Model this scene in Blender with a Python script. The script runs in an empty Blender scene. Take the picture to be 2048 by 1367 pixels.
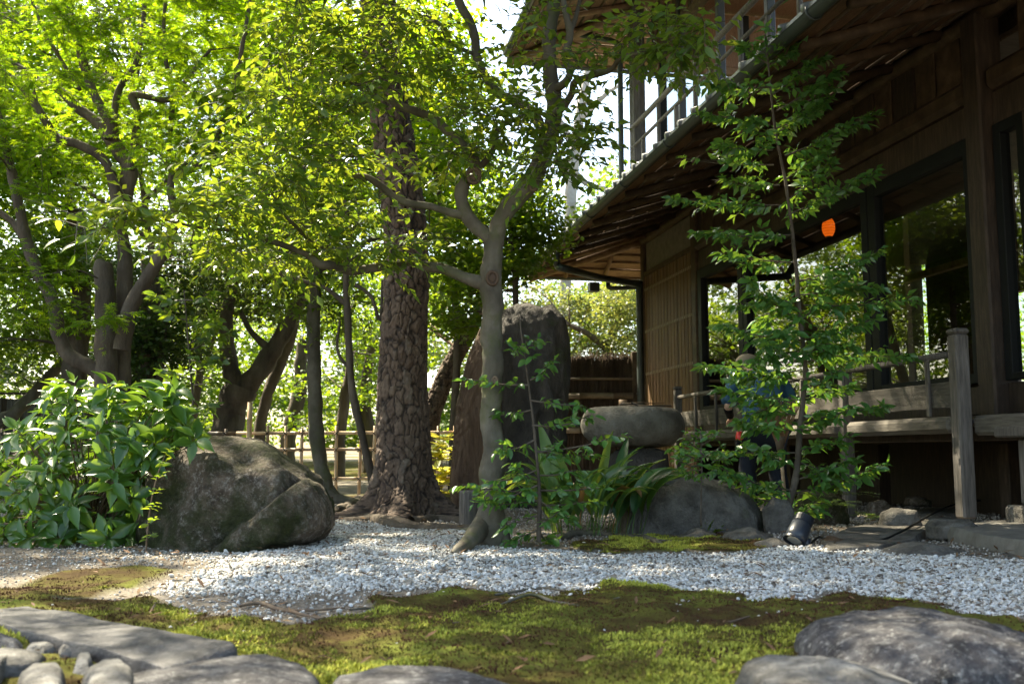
import bpy, bmesh, math, random
import numpy as np
from mathutils import Vector, Matrix
R = math.radians
random.seed(7); RNG = np.random.default_rng(7)
S = bpy.context.scene
COL = S.collection
# ------------------------------------------------------------ camera, world, sun, exposure
FOC = 1991.0; PITCH = math.atan(222 / FOC); CAMH = 0.5
cd = bpy.data.cameras.new('camera'); cam = bpy.data.objects.new('camera', cd); COL.objects.link(cam)
cd.sensor_width = 36; cd.lens = 36 * FOC / 2048; cd.clip_start = 0.05; cd.clip_end = 3000
cam.location = (0, 0, CAMH); cam.rotation_euler = (R(90) + PITCH, 0, 0)
cd.dof.use_dof = True; cd.dof.focus_distance = 6.3; cd.dof.aperture_fstop = 4.5
S.camera = cam
SUN_EL, SUN_AZ = 52.0, -52.0            # azimuth from +Y towards +X (sun stands beyond the trees)
w = bpy.data.worlds.new('World'); S.world = w; w.use_nodes = True
nt = w.node_tree; bg = nt.nodes['Background']; sk = nt.nodes.new('ShaderNodeTexSky')
sk.sky_type = 'NISHITA'; sk.sun_disc = False; sk.sun_elevation = R(SUN_EL); sk.sun_rotation = R(SUN_AZ)
sk.air_density = 1.0; sk.dust_density = 2.5; sk.ozone_density = 1.0
nt.links.new(sk.outputs[0], bg.inputs[0]); bg.inputs[1].default_value = 0.15
sl = bpy.data.lights.new('sun', 'SUN'); sl.energy = 5.0; sl.angle = R(0.55); sl.color = (1.0, 0.93, 0.80)
so = bpy.data.objects.new('sun', sl); COL.objects.link(so)
sd = Vector((math.sin(R(SUN_AZ)) * math.cos(R(SUN_EL)), math.cos(R(SUN_AZ)) * math.cos(R(SUN_EL)), math.sin(R(SUN_EL))))
so.rotation_euler = (-sd).to_track_quat('-Z', 'Y').to_euler()
so.location = sd * 60
S.view_settings.view_transform = 'Standard'; S.view_settings.look = 'None'
S.view_settings.gamma = 1.0; S.view_settings.use_curve_mapping = False
S.view_settings.exposure = 2.05
S.view_settings.use_white_balance = True; S.view_settings.white_balance_temperature = 7300; S.view_settings.white_balance_tint = 6
S.cycles.use_denoising = True
S.cycles.max_bounces = 8; S.cycles.diffuse_bounces = 4; S.cycles.glossy_bounces = 3
S.cycles.transmission_bounces = 4; S.cycles.transparent_max_bounces = 12
S.cycles.caustics_reflective = False; S.cycles.caustics_refractive = False
S.cycles.sample_clamp_indirect = 6.0

# ------------------------------------------------------------ pixel rays of the 2048 x 1367 photograph, for measuring where things stand
CP, SP = math.cos(PITCH), math.sin(PITCH)
def ray(px, py):
    xc, yc = px - 1024.0, 683.5 - py
    return Vector((xc, FOC * CP - yc * SP, FOC * SP + yc * CP))
def U(px, py, Y):
    d = ray(px, py); return Vector((0, 0, CAMH)) + d * (Y / d.y)
def G(px, py, z=0.0):
    d = ray(px, py); return Vector((0, 0, CAMH)) + d * ((z - CAMH) / d.z)
def m_per_px(Y): return Y / FOC

# ------------------------------------------------------------ numpy noise
def _h(ix, iy, iz, s):
    n = (ix.astype(np.int64) * 374761393 + iy.astype(np.int64) * 668265263 + iz.astype(np.int64) * 2147483647 + s * 144665) & 0xFFFFFFFF
    n = ((n ^ (n >> 13)) * 1274126177) & 0xFFFFFFFF
    n = ((n ^ (n >> 16)) * 2246822519) & 0xFFFFFFFF
    return ((n ^ (n >> 15)) & 0xFFFFFF) / float(0xFFFFFF)
def vnoise(P, s=0):
    P = np.asarray(P, float); i = np.floor(P).astype(np.int64); f = P - i; f = f * f * (3 - 2 * f)
    out = 0
    for dx in (0, 1):
        for dy in (0, 1):
            for dz in (0, 1):
                wt = (f[:, 0] if dx else 1 - f[:, 0]) * (f[:, 1] if dy else 1 - f[:, 1]) * (f[:, 2] if dz else 1 - f[:, 2])
                out = out + wt * _h(i[:, 0] + dx, i[:, 1] + dy, i[:, 2] + dz, s)
    return out * 2 - 1
def fbm(P, o=4, s=0, g=0.5):
    P = np.asarray(P, float); a, t = 1.0, 0
    for k in range(o):
        t = t + a * vnoise(P * (2 ** k) + 17.3 * k, s + k); a *= g
    return t
def voro(P, s=0):
    P = np.asarray(P, float); i = np.floor(P).astype(np.int64)
    d1 = np.full(len(P), 9.0); d2 = np.full(len(P), 9.0); idv = np.zeros(len(P))
    for dx in (-1, 0, 1):
        for dy in (-1, 0, 1):
            for dz in (-1, 0, 1):
                c = i + np.array([dx, dy, dz])
                q = np.stack([c[:, k] + 0.5 + 0.42 * (_h(c[:, 0], c[:, 1], c[:, 2], s + 11 * k + 1) * 2 - 1) for k in range(3)], 1)
                d = np.linalg.norm(q - P, axis=1); idd = _h(c[:, 0], c[:, 1], c[:, 2], s + 99)
                m = d < d1
                d2 = np.where(m, d1, np.minimum(d2, d)); idv = np.where(m, idd, idv); d1 = np.where(m, d, d1)
    return d1, d2, idv
def pn(x, y): x = np.atleast_1d(np.asarray(x, float)); y = np.atleast_1d(np.asarray(y, float)); return np.stack([x, y, np.zeros_like(x)], 1)
def in_poly(x, y, poly):
    ins = np.zeros(len(x), bool); n = len(poly)
    for k in range(n):
        x0, y0 = poly[k]; x1, y1 = poly[(k + 1) % n]
        c = ((y0 > y) != (y1 > y)) & (x < (x1 - x0) * (y - y0) / ((y1 - y0) or 1e-9) + x0)
        ins ^= c
    return ins

# ------------------------------------------------------------ objects
def tag(o, label=None, cat=None, group=None, kind=None):
    if label: o['label'] = label
    if cat: o['category'] = cat
    if group: o['group'] = group
    if kind: o['kind'] = kind
    return o
def empty(name, loc, label, cat, group=None, rz=0):
    o = bpy.data.objects.new(name, None); COL.objects.link(o); o.location = loc; o.rotation_euler = (0, 0, rz)
    o.empty_display_size = 0.1
    return tag(o, label, cat, group)
def link(name, me, parent=None, world=True):
    """link a mesh object; mesh coordinates are world coordinates when world is True"""
    o = bpy.data.objects.new(name, me); COL.objects.link(o)
    if parent is not None:
        o.parent = parent
        if world:
            o.matrix_parent_inverse = pmat(parent).inverted()
    return o
def pmat(p):
    m = Matrix.LocRotScale(p.location, p.rotation_euler, p.scale)
    if p.parent: m = pmat(p.parent) @ p.matrix_parent_inverse @ m
    return m
def npmesh(name, V, F, m=None, smooth=True, attrs=None, mi=None):
    """V (n,3); F (k,3) or (k,4) or list of both; attrs point-domain floats"""
    me = bpy.data.meshes.new(name); V = np.asarray(V, np.float32)
    Fs = F if isinstance(F, list) else [F]
    Fs = [np.asarray(f, np.int32) for f in Fs if len(f)]
    me.vertices.add(len(V)); me.vertices.foreach_set('co', V.ravel())
    li = np.concatenate([f.ravel() for f in Fs]); tot = np.concatenate([np.full(len(f), f.shape[1], np.int32) for f in Fs])
    st = np.concatenate([[0], np.cumsum(tot)[:-1]]).astype(np.int32)
    me.loops.add(len(li)); me.loops.foreach_set('vertex_index', li)
    me.polygons.add(len(tot)); me.polygons.foreach_set('loop_start', st); me.polygons.foreach_set('loop_total', tot)
    if mi is not None: me.polygons.foreach_set('material_index', np.asarray(mi, np.int32))
    me.polygons.foreach_set('use_smooth', np.full(len(tot), smooth))
    me.update(calc_edges=True)
    for k, v in (attrs or {}).items():
        a = me.attributes.new(k, 'FLOAT', 'POINT'); a.data.foreach_set('value', np.asarray(v, np.float32))
    if m is not None:
        for q in (m if isinstance(m, (list, tuple)) else [m]): me.materials.append(q)
    return me
class MB:
    """collects boxes, tubes and polygons into one mesh"""
    def __init__(s): s.V = []; s.F3 = []; s.F4 = []; s.n = 0
    def add(s, V, F):
        V = np.asarray(V, float); F = np.asarray(F, int) + s.n
        s.V.append(V); (s.F3 if F.shape[1] == 3 else s.F4).append(F); s.n += len(V)
    def box(s, a, b, rot=None, taper=0.0):
        a, b = np.minimum(a, b), np.maximum(a, b); c = (a + b) / 2; h = (b - a) / 2
        V = np.array([[x, y, z] for z in (-1, 1) for y in (-1, 1) for x in (-1, 1)], float) * h
        if taper: V[4:, :2] *= (1 - taper)
        if rot is not None: V = V @ np.array(rot.to_3x3()).T
        s.add(V + c, [[0, 2, 3, 1], [4, 5, 7, 6], [0, 1, 5, 4], [2, 6, 7, 3], [0, 4, 6, 2], [1, 3, 7, 5]])
    def bbox(s, a, b, bev=0.006):
        """box with chamfered long edges (all 12)"""
        a, b = np.minimum(a, b).astype(float), np.maximum(a, b).astype(float)
        bev = min(bev, *(0.4 * (b - a)))
        bm = bmesh.new(); bmesh.ops.create_cube(bm, size=1)
        for v in bm.verts: v.co = Vector(((a + b) / 2 + np.array(v.co) * (b - a)))
        bmesh.ops.bevel(bm, geom=list(bm.edges), offset=bev, segments=1, affect='EDGES')
        bm.verts.index_update(); V = [v.co[:] for v in bm.verts]
        f3 = [[v.index for v in f.verts] for f in bm.faces if len(f.verts) == 3]; f4 = [[v.index for v in f.verts] for f in bm.faces if len(f.verts) == 4]
        n0 = s.n; s.V.append(np.array(V)); s.n += len(V)
        if f3: s.F3.append(np.array(f3) + n0)
        if f4: s.F4.append(np.array(f4) + n0)
        bm.free()
    def tube(s, P, r, n=8, cap=True):
        V, F = tube(P, r, n); k = s.n; s.add(V, F)
        if cap:
            m = len(P); c = np.array([P[0], P[-1]], float); n0 = s.n
            s.V.append(c); s.n += 2
            s.F3.append(np.array([[k + (j + 1) % n, k + j, n0] for j in range(n)]))
            s.F3.append(np.array([[k + (m - 1) * n + j, k + (m - 1) * n + (j + 1) % n, n0 + 1] for j in range(n)]))
    def mesh(s, name, m, smooth=False, attrs=None):
        F = [np.concatenate(x) for x in (s.F3, s.F4) if x]
        return npmesh(name, np.concatenate(s.V), F, m, smooth, attrs)
    def build(s, name, m, parent=None, smooth=False, world=True):
        return link(name, s.mesh(name, m, smooth), parent, world)
def tube(P, r, n=8):
    P = np.asarray([list(p) for p in P], float); k = len(P); r = np.broadcast_to(np.asarray(r, float), (k,))
    T = np.gradient(P, axis=0); T /= np.maximum(np.linalg.norm(T, axis=1, keepdims=True), 1e-9)
    u = np.cross(T[0], [0, 0, 1.0]);
    if np.linalg.norm(u) < 0.1: u = np.cross(T[0], [1.0, 0, 0])
    u /= np.linalg.norm(u); V = []
    an = np.arange(n) * 2 * math.pi / n; ca, sa = np.cos(an)[:, None], np.sin(an)[:, None]
    for i in range(k):
        u = u - T[i] * np.dot(u, T[i]); u /= np.linalg.norm(u) + 1e-12; v = np.cross(T[i], u)
        V.append(P[i] + r[i] * (ca * u + sa * v))
    V = np.concatenate(V); j = np.arange(n); F = []
    for i in range(k - 1):
        a = i * n + j; b = i * n + (j + 1) % n
        F.append(np.stack([a, b, b + n, a + n], 1))
    return V, np.concatenate(F)
def spline(P, sub=6):
    P = np.asarray([list(p) for p in P], float)
    if len(P) < 3: t = np.linspace(0, 1, sub + 1)[:, None]; return P[0] * (1 - t) + P[-1] * t
    Q = np.vstack([2 * P[0] - P[1], P, 2 * P[-1] - P[-2]]); out = []
    for i in range(1, len(Q) - 2):
        for t in np.linspace(0, 1, sub, endpoint=False):
            out.append(0.5 * ((2 * Q[i]) + (-Q[i - 1] + Q[i + 1]) * t + (2 * Q[i - 1] - 5 * Q[i] + 4 * Q[i + 1] - Q[i + 2]) * t * t + (-Q[i - 1] + 3 * Q[i] - 3 * Q[i + 1] + Q[i + 2]) * t ** 3))
    out.append(P[-1]); return np.array(out)

# ------------------------------------------------------------ materials
def mat(name, ramp, scale=6.0, rough=0.7, bump=0.3, bscale=40.0, stretch=(1, 1, 1), detail=6, spec=0.3, dist=0.01, vary=0.0, speck=None, obj=True, coat=0.0):
    m = bpy.data.materials.new(name); m.use_nodes = True; t = m.node_tree; N = t.nodes; L = t.links
    b = N['Principled BSDF']; b.inputs['Roughness'].default_value = rough; b.inputs['Specular IOR Level'].default_value = spec
    if coat: b.inputs['Coat Weight'].default_value = coat; b.inputs['Coat Roughness'].default_value = 0.25
    tc = N.new('ShaderNodeTexCoord'); mp = N.new('ShaderNodeMapping'); mp.inputs['Scale'].default_value = stretch
    oi = N.new('ShaderNodeObjectInfo'); ad = N.new('ShaderNodeVectorMath'); ad.operation = 'ADD'
    mu = N.new('ShaderNodeVectorMath'); mu.operation = 'SCALE'; mu.inputs[3].default_value = 37.0
    cb = N.new('ShaderNodeCombineXYZ'); L.new(oi.outputs['Random'], cb.inputs[0]); L.new(oi.outputs['Random'], cb.inputs[1])
    L.new(cb.outputs[0], mu.inputs[0]); L.new(tc.outputs['Object'], ad.inputs[0]); L.new(mu.outputs[0], ad.inputs[1]); L.new(ad.outputs[0], mp.inputs[0])
    n1 = N.new('ShaderNodeTexNoise'); n1.inputs['Scale'].default_value = scale; n1.inputs['Detail'].default_value = detail; n1.inputs['Roughness'].default_value = 0.62
    L.new(mp.outputs[0], n1.inputs['Vector'])
    cr = N.new('ShaderNodeValToRGB'); e = cr.color_ramp.elements
    while len(e) < len(ramp): e.new(0.5)
    for i, (p, c) in enumerate(ramp): e[i].position = p; e[i].color = (*c, 1)
    L.new(n1.outputs['Fac'], cr.inputs[0]); col = cr.outputs[0]
    n2 = N.new('ShaderNodeTexNoise'); n2.inputs['Scale'].default_value = bscale; n2.inputs['Detail'].default_value = 5; n2.inputs['Roughness'].default_value = 0.65
    L.new(mp.outputs[0], n2.inputs['Vector'])
    if speck:
        th, c, am = speck; n3 = N.new('ShaderNodeTexNoise'); n3.inputs['Scale'].default_value = bscale * 0.55; n3.inputs['Detail'].default_value = 9; n3.inputs['Roughness'].default_value = 0.85
        L.new(mp.outputs[0], n3.inputs['Vector']); r = N.new('ShaderNodeMapRange'); r.inputs[1].default_value = th; r.inputs[2].default_value = th + 0.13; r.inputs[4].default_value = am
        L.new(n3.outputs['Fac'], r.inputs[0]); mx = N.new('ShaderNodeMix'); mx.data_type = 'RGBA'; mx.inputs[7].default_value = (*c, 1)
        L.new(r.outputs[0], mx.inputs[0]); L.new(col, mx.inputs[6]); col = mx.outputs[2]
    if vary:
        h = N.new('ShaderNodeHueSaturation'); r = N.new('ShaderNodeMapRange'); r.inputs[3].default_value = 1 - vary; r.inputs[4].default_value = 1 + vary
        L.new(oi.outputs['Random'], r.inputs[0]); L.new(r.outputs[0], h.inputs['Value']); L.new(col, h.inputs['Color']); col = h.outputs[0]
    L.new(col, b.inputs['Base Color'])
    if bump:
        bp = N.new('ShaderNodeBump'); bp.inputs['Strength'].default_value = bump; bp.inputs['Distance'].default_value = dist
        L.new(n2.outputs['Fac'], bp.inputs['Height']); L.new(bp.outputs[0], b.inputs['Normal'])
    m['col'] = 0
    return m
def add_moss(m, zc=(0.18, 0.45), col=((0.018, 0.03, 0.008), (0.07, 0.09, 0.015)), scale=3.0, amount=(0.48, 0.6), up=0.0):
    """moss or lichen patches that grow over a stone's own colour"""
    t = m.node_tree; N = t.nodes; L = t.links; b = N['Principled BSDF']; src = b.inputs['Base Color'].links[0].from_socket
    tc = N.new('ShaderNodeTexCoord'); n = N.new('ShaderNodeTexNoise'); n.inputs['Scale'].default_value = scale; n.inputs['Detail'].default_value = 7; n.inputs['Roughness'].default_value = 0.7
    L.new(tc.outputs['Object'], n.inputs['Vector']); r = N.new('ShaderNodeMapRange'); r.inputs[1].default_value = amount[0]; r.inputs[2].default_value = amount[1]
    L.new(n.outputs['Fac'], r.inputs[0])
    n2 = N.new('ShaderNodeTexNoise'); n2.inputs['Scale'].default_value = 30; L.new(tc.outputs['Object'], n2.inputs['Vector'])
    c = N.new('ShaderNodeMix'); c.data_type = 'RGBA'; c.inputs[6].default_value = (*col[0], 1); c.inputs[7].default_value = (*col[1], 1); L.new(n2.outputs['Fac'], c.inputs[0])
    mx = N.new('ShaderNodeMix'); mx.data_type = 'RGBA'; L.new(r.outputs[0], mx.inputs[0]); L.new(src, mx.inputs[6]); L.new(c.outputs[2], mx.inputs[7])
    L.new(mx.outputs[2], b.inputs['Base Color']); return m
def leafmat(name, c1, c2, tr, trw=0.4, rough=0.35, spec=0.5, objvar=False):
    """leaf surface: colour varies from leaf to leaf, part of the light passes through"""
    m = bpy.data.materials.new(name); m.use_nodes = True; t = m.node_tree; N = t.nodes; L = t.links
    b = N['Principled BSDF']; b.inputs['Roughness'].default_value = rough; b.inputs['Specular IOR Level'].default_value = spec
    if objvar: v = N.new('ShaderNodeObjectInfo').outputs['Random']
    else: a = N.new('ShaderNodeAttribute'); a.attribute_name = 'var'; v = a.outputs['Fac']
    mx = N.new('ShaderNodeMix'); mx.data_type = 'RGBA'; mx.inputs[6].default_value = (*c1, 1); mx.inputs[7].default_value = (*c2, 1)
    L.new(v, mx.inputs[0]); L.new(mx.outputs[2], b.inputs['Base Color'])
    tb = N.new('ShaderNodeBsdfTranslucent'); h = N.new('ShaderNodeMix'); h.data_type = 'RGBA'
    h.inputs[6].default_value = (*tr, 1); h.inputs[7].default_value = (min(.8, tr[0] * 1.9), min(.8, tr[1] * 1.3), tr[2] * 1.2, 1); L.new(v, h.inputs[0]); L.new(h.outputs[2], tb.inputs[0])
    s = N.new('ShaderNodeMixShader'); s.inputs[0].default_value = trw; L.new(b.outputs[0], s.inputs[1]); L.new(tb.outputs[0], s.inputs[2])
    L.new(s.outputs[0], N['Material Output'].inputs[0]); return m
def plain(name, c, rough=0.5, spec=0.4, metal=0.0):
    return mat(name, [(0.3, tuple(x * 0.82 for x in c)), (0.7, tuple(min(1, x * 1.15) for x in c))], scale=9, rough=rough, bump=0.08, bscale=60, spec=spec)
def glass(name, tint=(0.62, 0.66, 0.62), ior=1.5):
    m = bpy.data.materials.new(name); m.use_nodes = True; t = m.node_tree; N = t.nodes; L = t.links
    N.remove(N['Principled BSDF']); tr = N.new('ShaderNodeBsdfTransparent'); tr.inputs[0].default_value = (*tint, 1)
    g = N.new('ShaderNodeBsdfGlossy'); g.inputs['Roughness'].default_value = 0.0; g.inputs[0].default_value = (1, 1, 1, 1)
    n = N.new('ShaderNodeTexNoise'); n.inputs['Scale'].default_value = 1.2; bp = N.new('ShaderNodeBump'); bp.inputs['Strength'].default_value = 0.02
    tc = N.new('ShaderNodeTexCoord'); L.new(tc.outputs['Object'], n.inputs[0]); L.new(n.outputs['Fac'], bp.inputs['Height']); L.new(bp.outputs[0], g.inputs['Normal'])
    f = N.new('ShaderNodeFresnel'); f.inputs[0].default_value = ior; mu = N.new('ShaderNodeMath'); mu.operation = 'MULTIPLY'; mu.inputs[1].default_value = 2.1; mu.use_clamp = True
    L.new(f.outputs[0], mu.inputs[0]); s = N.new('ShaderNodeMixShader'); L.new(mu.outputs[0], s.inputs[0]); L.new(tr.outputs[0], s.inputs[1]); L.new(g.outputs[0], s.inputs[2])
    L.new(s.outputs[0], N['Material Output'].inputs[0]); return m

M = {}
M['wood_dark'] = mat('dark stained timber', [(0.3, (0.026, 0.018, 0.012)), (0.55, (0.052, 0.035, 0.024)), (0.75, (0.088, 0.06, 0.04))], 5, 0.6, 0.4, 30, (8, 8, 1), vary=0.2)
M['wood_u'] = mat('brown eave timber', [(0.3, (0.038, 0.023, 0.014)), (0.55, (0.078, 0.05, 0.03)), (0.75, (0.13, 0.087, 0.055))], 5, 0.65, 0.25, 30, (1.5, 1.5, 1.5), vary=0.25)
M['wood_log'] = mat('pale peeled log', [(0.3, (0.15, 0.085, 0.045)), (0.55, (0.24, 0.15, 0.085)), (0.8, (0.33, 0.22, 0.13))], 4, 0.55, 0.25, 25, (2, 2, 2), vary=0.15)
M['wood_grey'] = mat('weathered grey timber', [(0.3, (0.06, 0.055, 0.047)), (0.5, (0.12, 0.105, 0.09)), (0.75, (0.19, 0.17, 0.15))], 6, 0.75, 0.6, 30, (9, 9, 0.8), vary=0.15)
M['wood_greyh'] = mat('weathered grey board', [(0.3, (0.05, 0.045, 0.036)), (0.5, (0.10, 0.088, 0.072)), (0.75, (0.16, 0.145, 0.12))], 6, 0.75, 0.6, 30, (9, 0.8, 9), vary=0.15)
M['slat'] = mat('brown wall slats', [(0.3, (0.09, 0.05, 0.025)), (0.55, (0.17, 0.10, 0.05)), (0.75, (0.24, 0.15, 0.08))], 5, 0.65, 0.4, 30, (9, 9, 0.6), vary=0.3)
M['board'] = mat('roof underside boards', [(0.3, (0.11, 0.06, 0.035)), (0.55, (0.19, 0.108, 0.064)), (0.78, (0.28, 0.165, 0.10))], 5, 0.6, 0.4, 30, (14, 2, 2), vary=0.25)
M['eaveboard_bounce'] = mat('eave boards with bounce light in colour', [(0.3, (0.22, 0.13, 0.075)), (0.55, (0.34, 0.21, 0.125)), (0.78, (0.45, 0.29, 0.18))], 5, 0.6, 0.4, 30, (2, 14, 2), vary=0.2)  # same timber as the roof underside, paler: ground bounce put into the colour
M['plaster'] = mat('grey earthen plaster', [(0.35, (0.17, 0.15, 0.12)), (0.65, (0.25, 0.22, 0.18))], 10, 0.9, 0.3, 120)
M['metal'] = plain('dark bronze metal', (0.035, 0.04, 0.042), 0.42, 0.5)
M['pipe'] = plain('dark grey green gutter', (0.05, 0.062, 0.06), 0.45, 0.5)
M['frame'] = plain('black window frame', (0.008, 0.009, 0.009), 0.6, 0.2)
M['tile'] = mat('grey clay roof tile', [(0.3, (0.10, 0.11, 0.12)), (0.6, (0.17, 0.18, 0.19))], 14, 0.4, 0.2, 60, spec=0.5, vary=0.2)
M['glass'] = glass('window glass')
M['room'] = mat('dark interior wood', [(0.35, (0.05, 0.035, 0.022)), (0.65, (0.10, 0.07, 0.045))], 5, 0.5, 0.1, 30, (1, 6, 6))
M['roomwall'] = mat('interior plaster', [(0.35, (0.30, 0.24, 0.16)), (0.65, (0.38, 0.31, 0.21))], 5, 0.8, 0.1, 60)
# ============================================================ GROUND
def gp(pts, z=0.0): return [tuple(G(x, y, z))[:2] for x, y in pts]
GRAVEL = gp([(1180, 1108), (1110, 1100), (1010, 1098), (950, 1092), (985, 1062), (930, 1056), (850, 1048), (760, 1044), (665, 1046), (655, 1062), (560, 1085), (470, 1104), (400, 1112),
             (430, 1135), (380, 1165), (300, 1190), (400, 1192), (520, 1196), (600, 1192), (700, 1190), (760, 1178), (850, 1182), (900, 1172), (985, 1182), (1090, 1196), (1150, 1190), (1220, 1176), (1300, 1170), (1370, 1184),
             (1500, 1200), (1560, 1205), (1640, 1192), (1700, 1185), (1800, 1200), (1880, 1216), (1960, 1240), (2060, 1256), (2500, 1290), (2700, 1120), (2060, 1126), (1960, 1122), (1880, 1108), (1750, 1100), (1640, 1098), (1500, 1104), (1350, 1108)])
MOSS = [gp([(-300, 1180), (0, 1172), (120, 1150), (250, 1140), (340, 1142), (330, 1160), (180, 1178), (150, 1195), (330, 1212), (430, 1230), (560, 1262), (640, 1250), (760, 1200), (900, 1180), (1010, 1190),
            (1120, 1202), (1230, 1178), (1300, 1172), (1400, 1190), (1560, 1212), (1700, 1192), (1900, 1225), (2100, 1262), (2600, 1300), (3200, 2400), (-1400, 2400)]),
        gp([(1110, 1090), (1160, 1076), (1300, 1068), (1420, 1070), (1540, 1082), (1560, 1098), (1430, 1104), (1300, 1104), (1180, 1106)])]
MOSS_TH = gp([(330, 1212), (430, 1230), (560, 1262), (640, 1250), (760, 1195), (600, 1190), (430, 1192), (300, 1190)])
MOUND = gp([(-700, 1236), (-100, 1236), (0, 1250), (150, 1284), (285, 1326), (300, 1400), (200, 1600), (-900, 1600)])
def warp(x, y, a=0.05, s=5.0, k=0):
    P = pn(x * s, y * s); return x + a * fbm(P, 3, 31 + k), y + a * fbm(P + 9.1, 3, 41 + k)
def masks(x, y):
    xw, yw = warp(x, y, 0.06, 5.0)
    g = in_poly(xw, yw, GRAVEL).astype(float)
    xm, ym = warp(x, y, 0.09, 4.0, 5)
    mo = (in_poly(xm, ym, MOSS[0]) | in_poly(xm, ym, MOSS[1])).astype(float) * (1 - g)
    far = (y > 10.8); pf = pn(x * 0.35, y * 0.35)
    mo = np.where(far, np.clip((fbm(pf, 3, 77) - 0.0) * 6, 0, 1), mo)
    return g, mo
def H(x, y, full=False):
    x = np.atleast_1d(np.asarray(x, float)); y = np.atleast_1d(np.asarray(y, float))
    z = 0.018 * fbm(pn(x * 1.3, y * 1.3), 3, 3)
    near = np.exp(-((y - 3) / 4.0) ** 2)
    z = z + near * 0.006 * fbm(pn(x * 9, y * 9), 3, 5)
    z = z + np.clip((y - 11) * 0.012, 0, 0.5)
    md = in_poly(x, y, MOUND); z = np.where(md, z + 0.026, z)
    return z
def Hm(x, y): return H(x, y) + 0.012 * (1 + fbm(pn(x * 9, y * 9), 3, 8)) * (y < 8)
def Hz(x, y): return float(H(x, y)[0])
def ss(n, a, k): t = np.linspace(-1, 1, n); return np.sinh(t * k) / math.sinh(k) * a
xs = ss(330, 260, 7.6); ys = 3.6 + ss(360, 300, 7.9)
xx, yy = np.meshgrid(xs, ys); x1, y1 = xx.ravel(), yy.ravel()
g, mo = masks(x1, y1); z1 = np.where(mo > .5, Hm(x1, y1), H(x1, y1))
nx = len(xs); ii = np.arange(len(ys) - 1)[:, None] * nx + np.arange(nx - 1)[None, :]; ii = ii.ravel()
F = np.stack([ii, ii + 1, ii + 1 + nx, ii + nx], 1)
def ground_mat():
    m = bpy.data.materials.new('garden ground'); m.use_nodes = True; t = m.node_tree; N = t.nodes; L = t.links; b = N['Principled BSDF']
    b.inputs['Roughness'].default_value = 0.95; b.inputs['Specular IOR Level'].default_value = 0.1
    tc = N.new('ShaderNodeTexCoord')
    def noise(s, d=6, r=0.6):
        n = N.new('ShaderNodeTexNoise'); n.inputs['Scale'].default_value = s; n.inputs['Detail'].default_value = d; n.inputs['Roughness'].default_value = r; L.new(tc.outputs['Object'], n.inputs['Vector']); return n.outputs['Fac']
    def ramp(f, st):
        c = N.new('ShaderNodeValToRGB'); e = c.color_ramp.elements
        while len(e) < len(st): e.new(0.5)
        for i, (p, q) in enumerate(st): e[i].position = p; e[i].color = (*q, 1)
        L.new(f, c.inputs[0]); return c.outputs[0]
    def mix(f, a, c):
        x = N.new('ShaderNodeMix'); x.data_type = 'RGBA'; L.new(f, x.inputs[0]); L.new(a, x.inputs[6]); L.new(c, x.inputs[7]); return x.outputs[2]
    def at(n): a = N.new('ShaderNodeAttribute'); a.attribute_name = n; return a.outputs['Fac']
    grit = ramp(noise(70, 3), [(0.38, (0.075, 0.06, 0.045)), (0.52, (0.19, 0.165, 0.135)), (0.66, (0.36, 0.33, 0.29))])
    soil = ramp(noise(5, 8), [(0.3, (0.10, 0.085, 0.065)), (0.55, (0.19, 0.165, 0.13)), (0.75, (0.28, 0.25, 0.20))])
    base = mix(noise(11, 5), soil, grit)
    under = ramp(noise(45, 4), [(0.4, (0.09, 0.075, 0.06)), (0.6, (0.26, 0.24, 0.21))])
    mc = ramp(noise(2.6, 8, 0.7), [(0.30, (0.035, 0.019, 0.010)), (0.42, (0.055, 0.037, 0.012)), (0.54, (0.085, 0.085, 0.016)), (0.7, (0.15, 0.18, 0.03))])
    a = mix(at('moss'), base, mc); a = mix(at('gravel'), a, under); L.new(a, b.inputs['Base Color'])
    bp = N.new('ShaderNodeBump'); bp.inputs['Strength'].default_value = 0.8; bp.inputs['Distance'].default_value = 0.012; L.new(noise(90, 4, 0.7), bp.inputs['Height']); L.new(bp.outputs[0], b.inputs['Normal'])
    return m
ground = link('ground', npmesh('ground', np.stack([x1, y1, z1], 1), F, ground_mat(), True, {'gravel': g, 'moss': mo})); tag(ground, kind='structure')

# ---- loose white gravel, every pebble a small stone (instances of an icosphere made inside the node tree)
def scatter_poly(n, box):
    return RNG.uniform(box[0], box[1], n), RNG.uniform(box[2], box[3], n)
def pebble_points():
    x, y = scatter_poly(600000, (-2.4, 5.2, 2.6, 8.0))
    keepv = (np.abs(x) < 0.56 * y + 0.3)
    x, y = x[keepv], y[keepv]
    # soft edge: repeated test with jitter makes the border thin out
    d = np.zeros(len(x)); 
    for k in range(6):
        jx, jy = RNG.normal(0, 0.05, len(x)), RNG.normal(0, 0.05, len(x)); xw, yw = warp(x + jx, y + jy, 0.06, 5.0); d += in_poly(xw, yw, GRAVEL)
    d /= 6
    thin = 0.72 + 0.5 * np.clip(fbm(pn(x * 2.6, y * 2.6), 4, 60) + 0.3, -0.8, 0.6)
    xm, ym = warp(x, y, 0.08, 4.0, 3)
    stray = np.where(in_poly(xm, ym, MOSS_TH), 0.09, 0.0) + 0.005 * (y > 2.0) + np.where((x < -0.9) & (y > 4.2), 0.035, 0)
    k = RNG.uniform(0, 1, len(x)) < np.maximum(d ** 1.4 * thin * 1.35, stray)
    return x[k], y[k]
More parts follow.
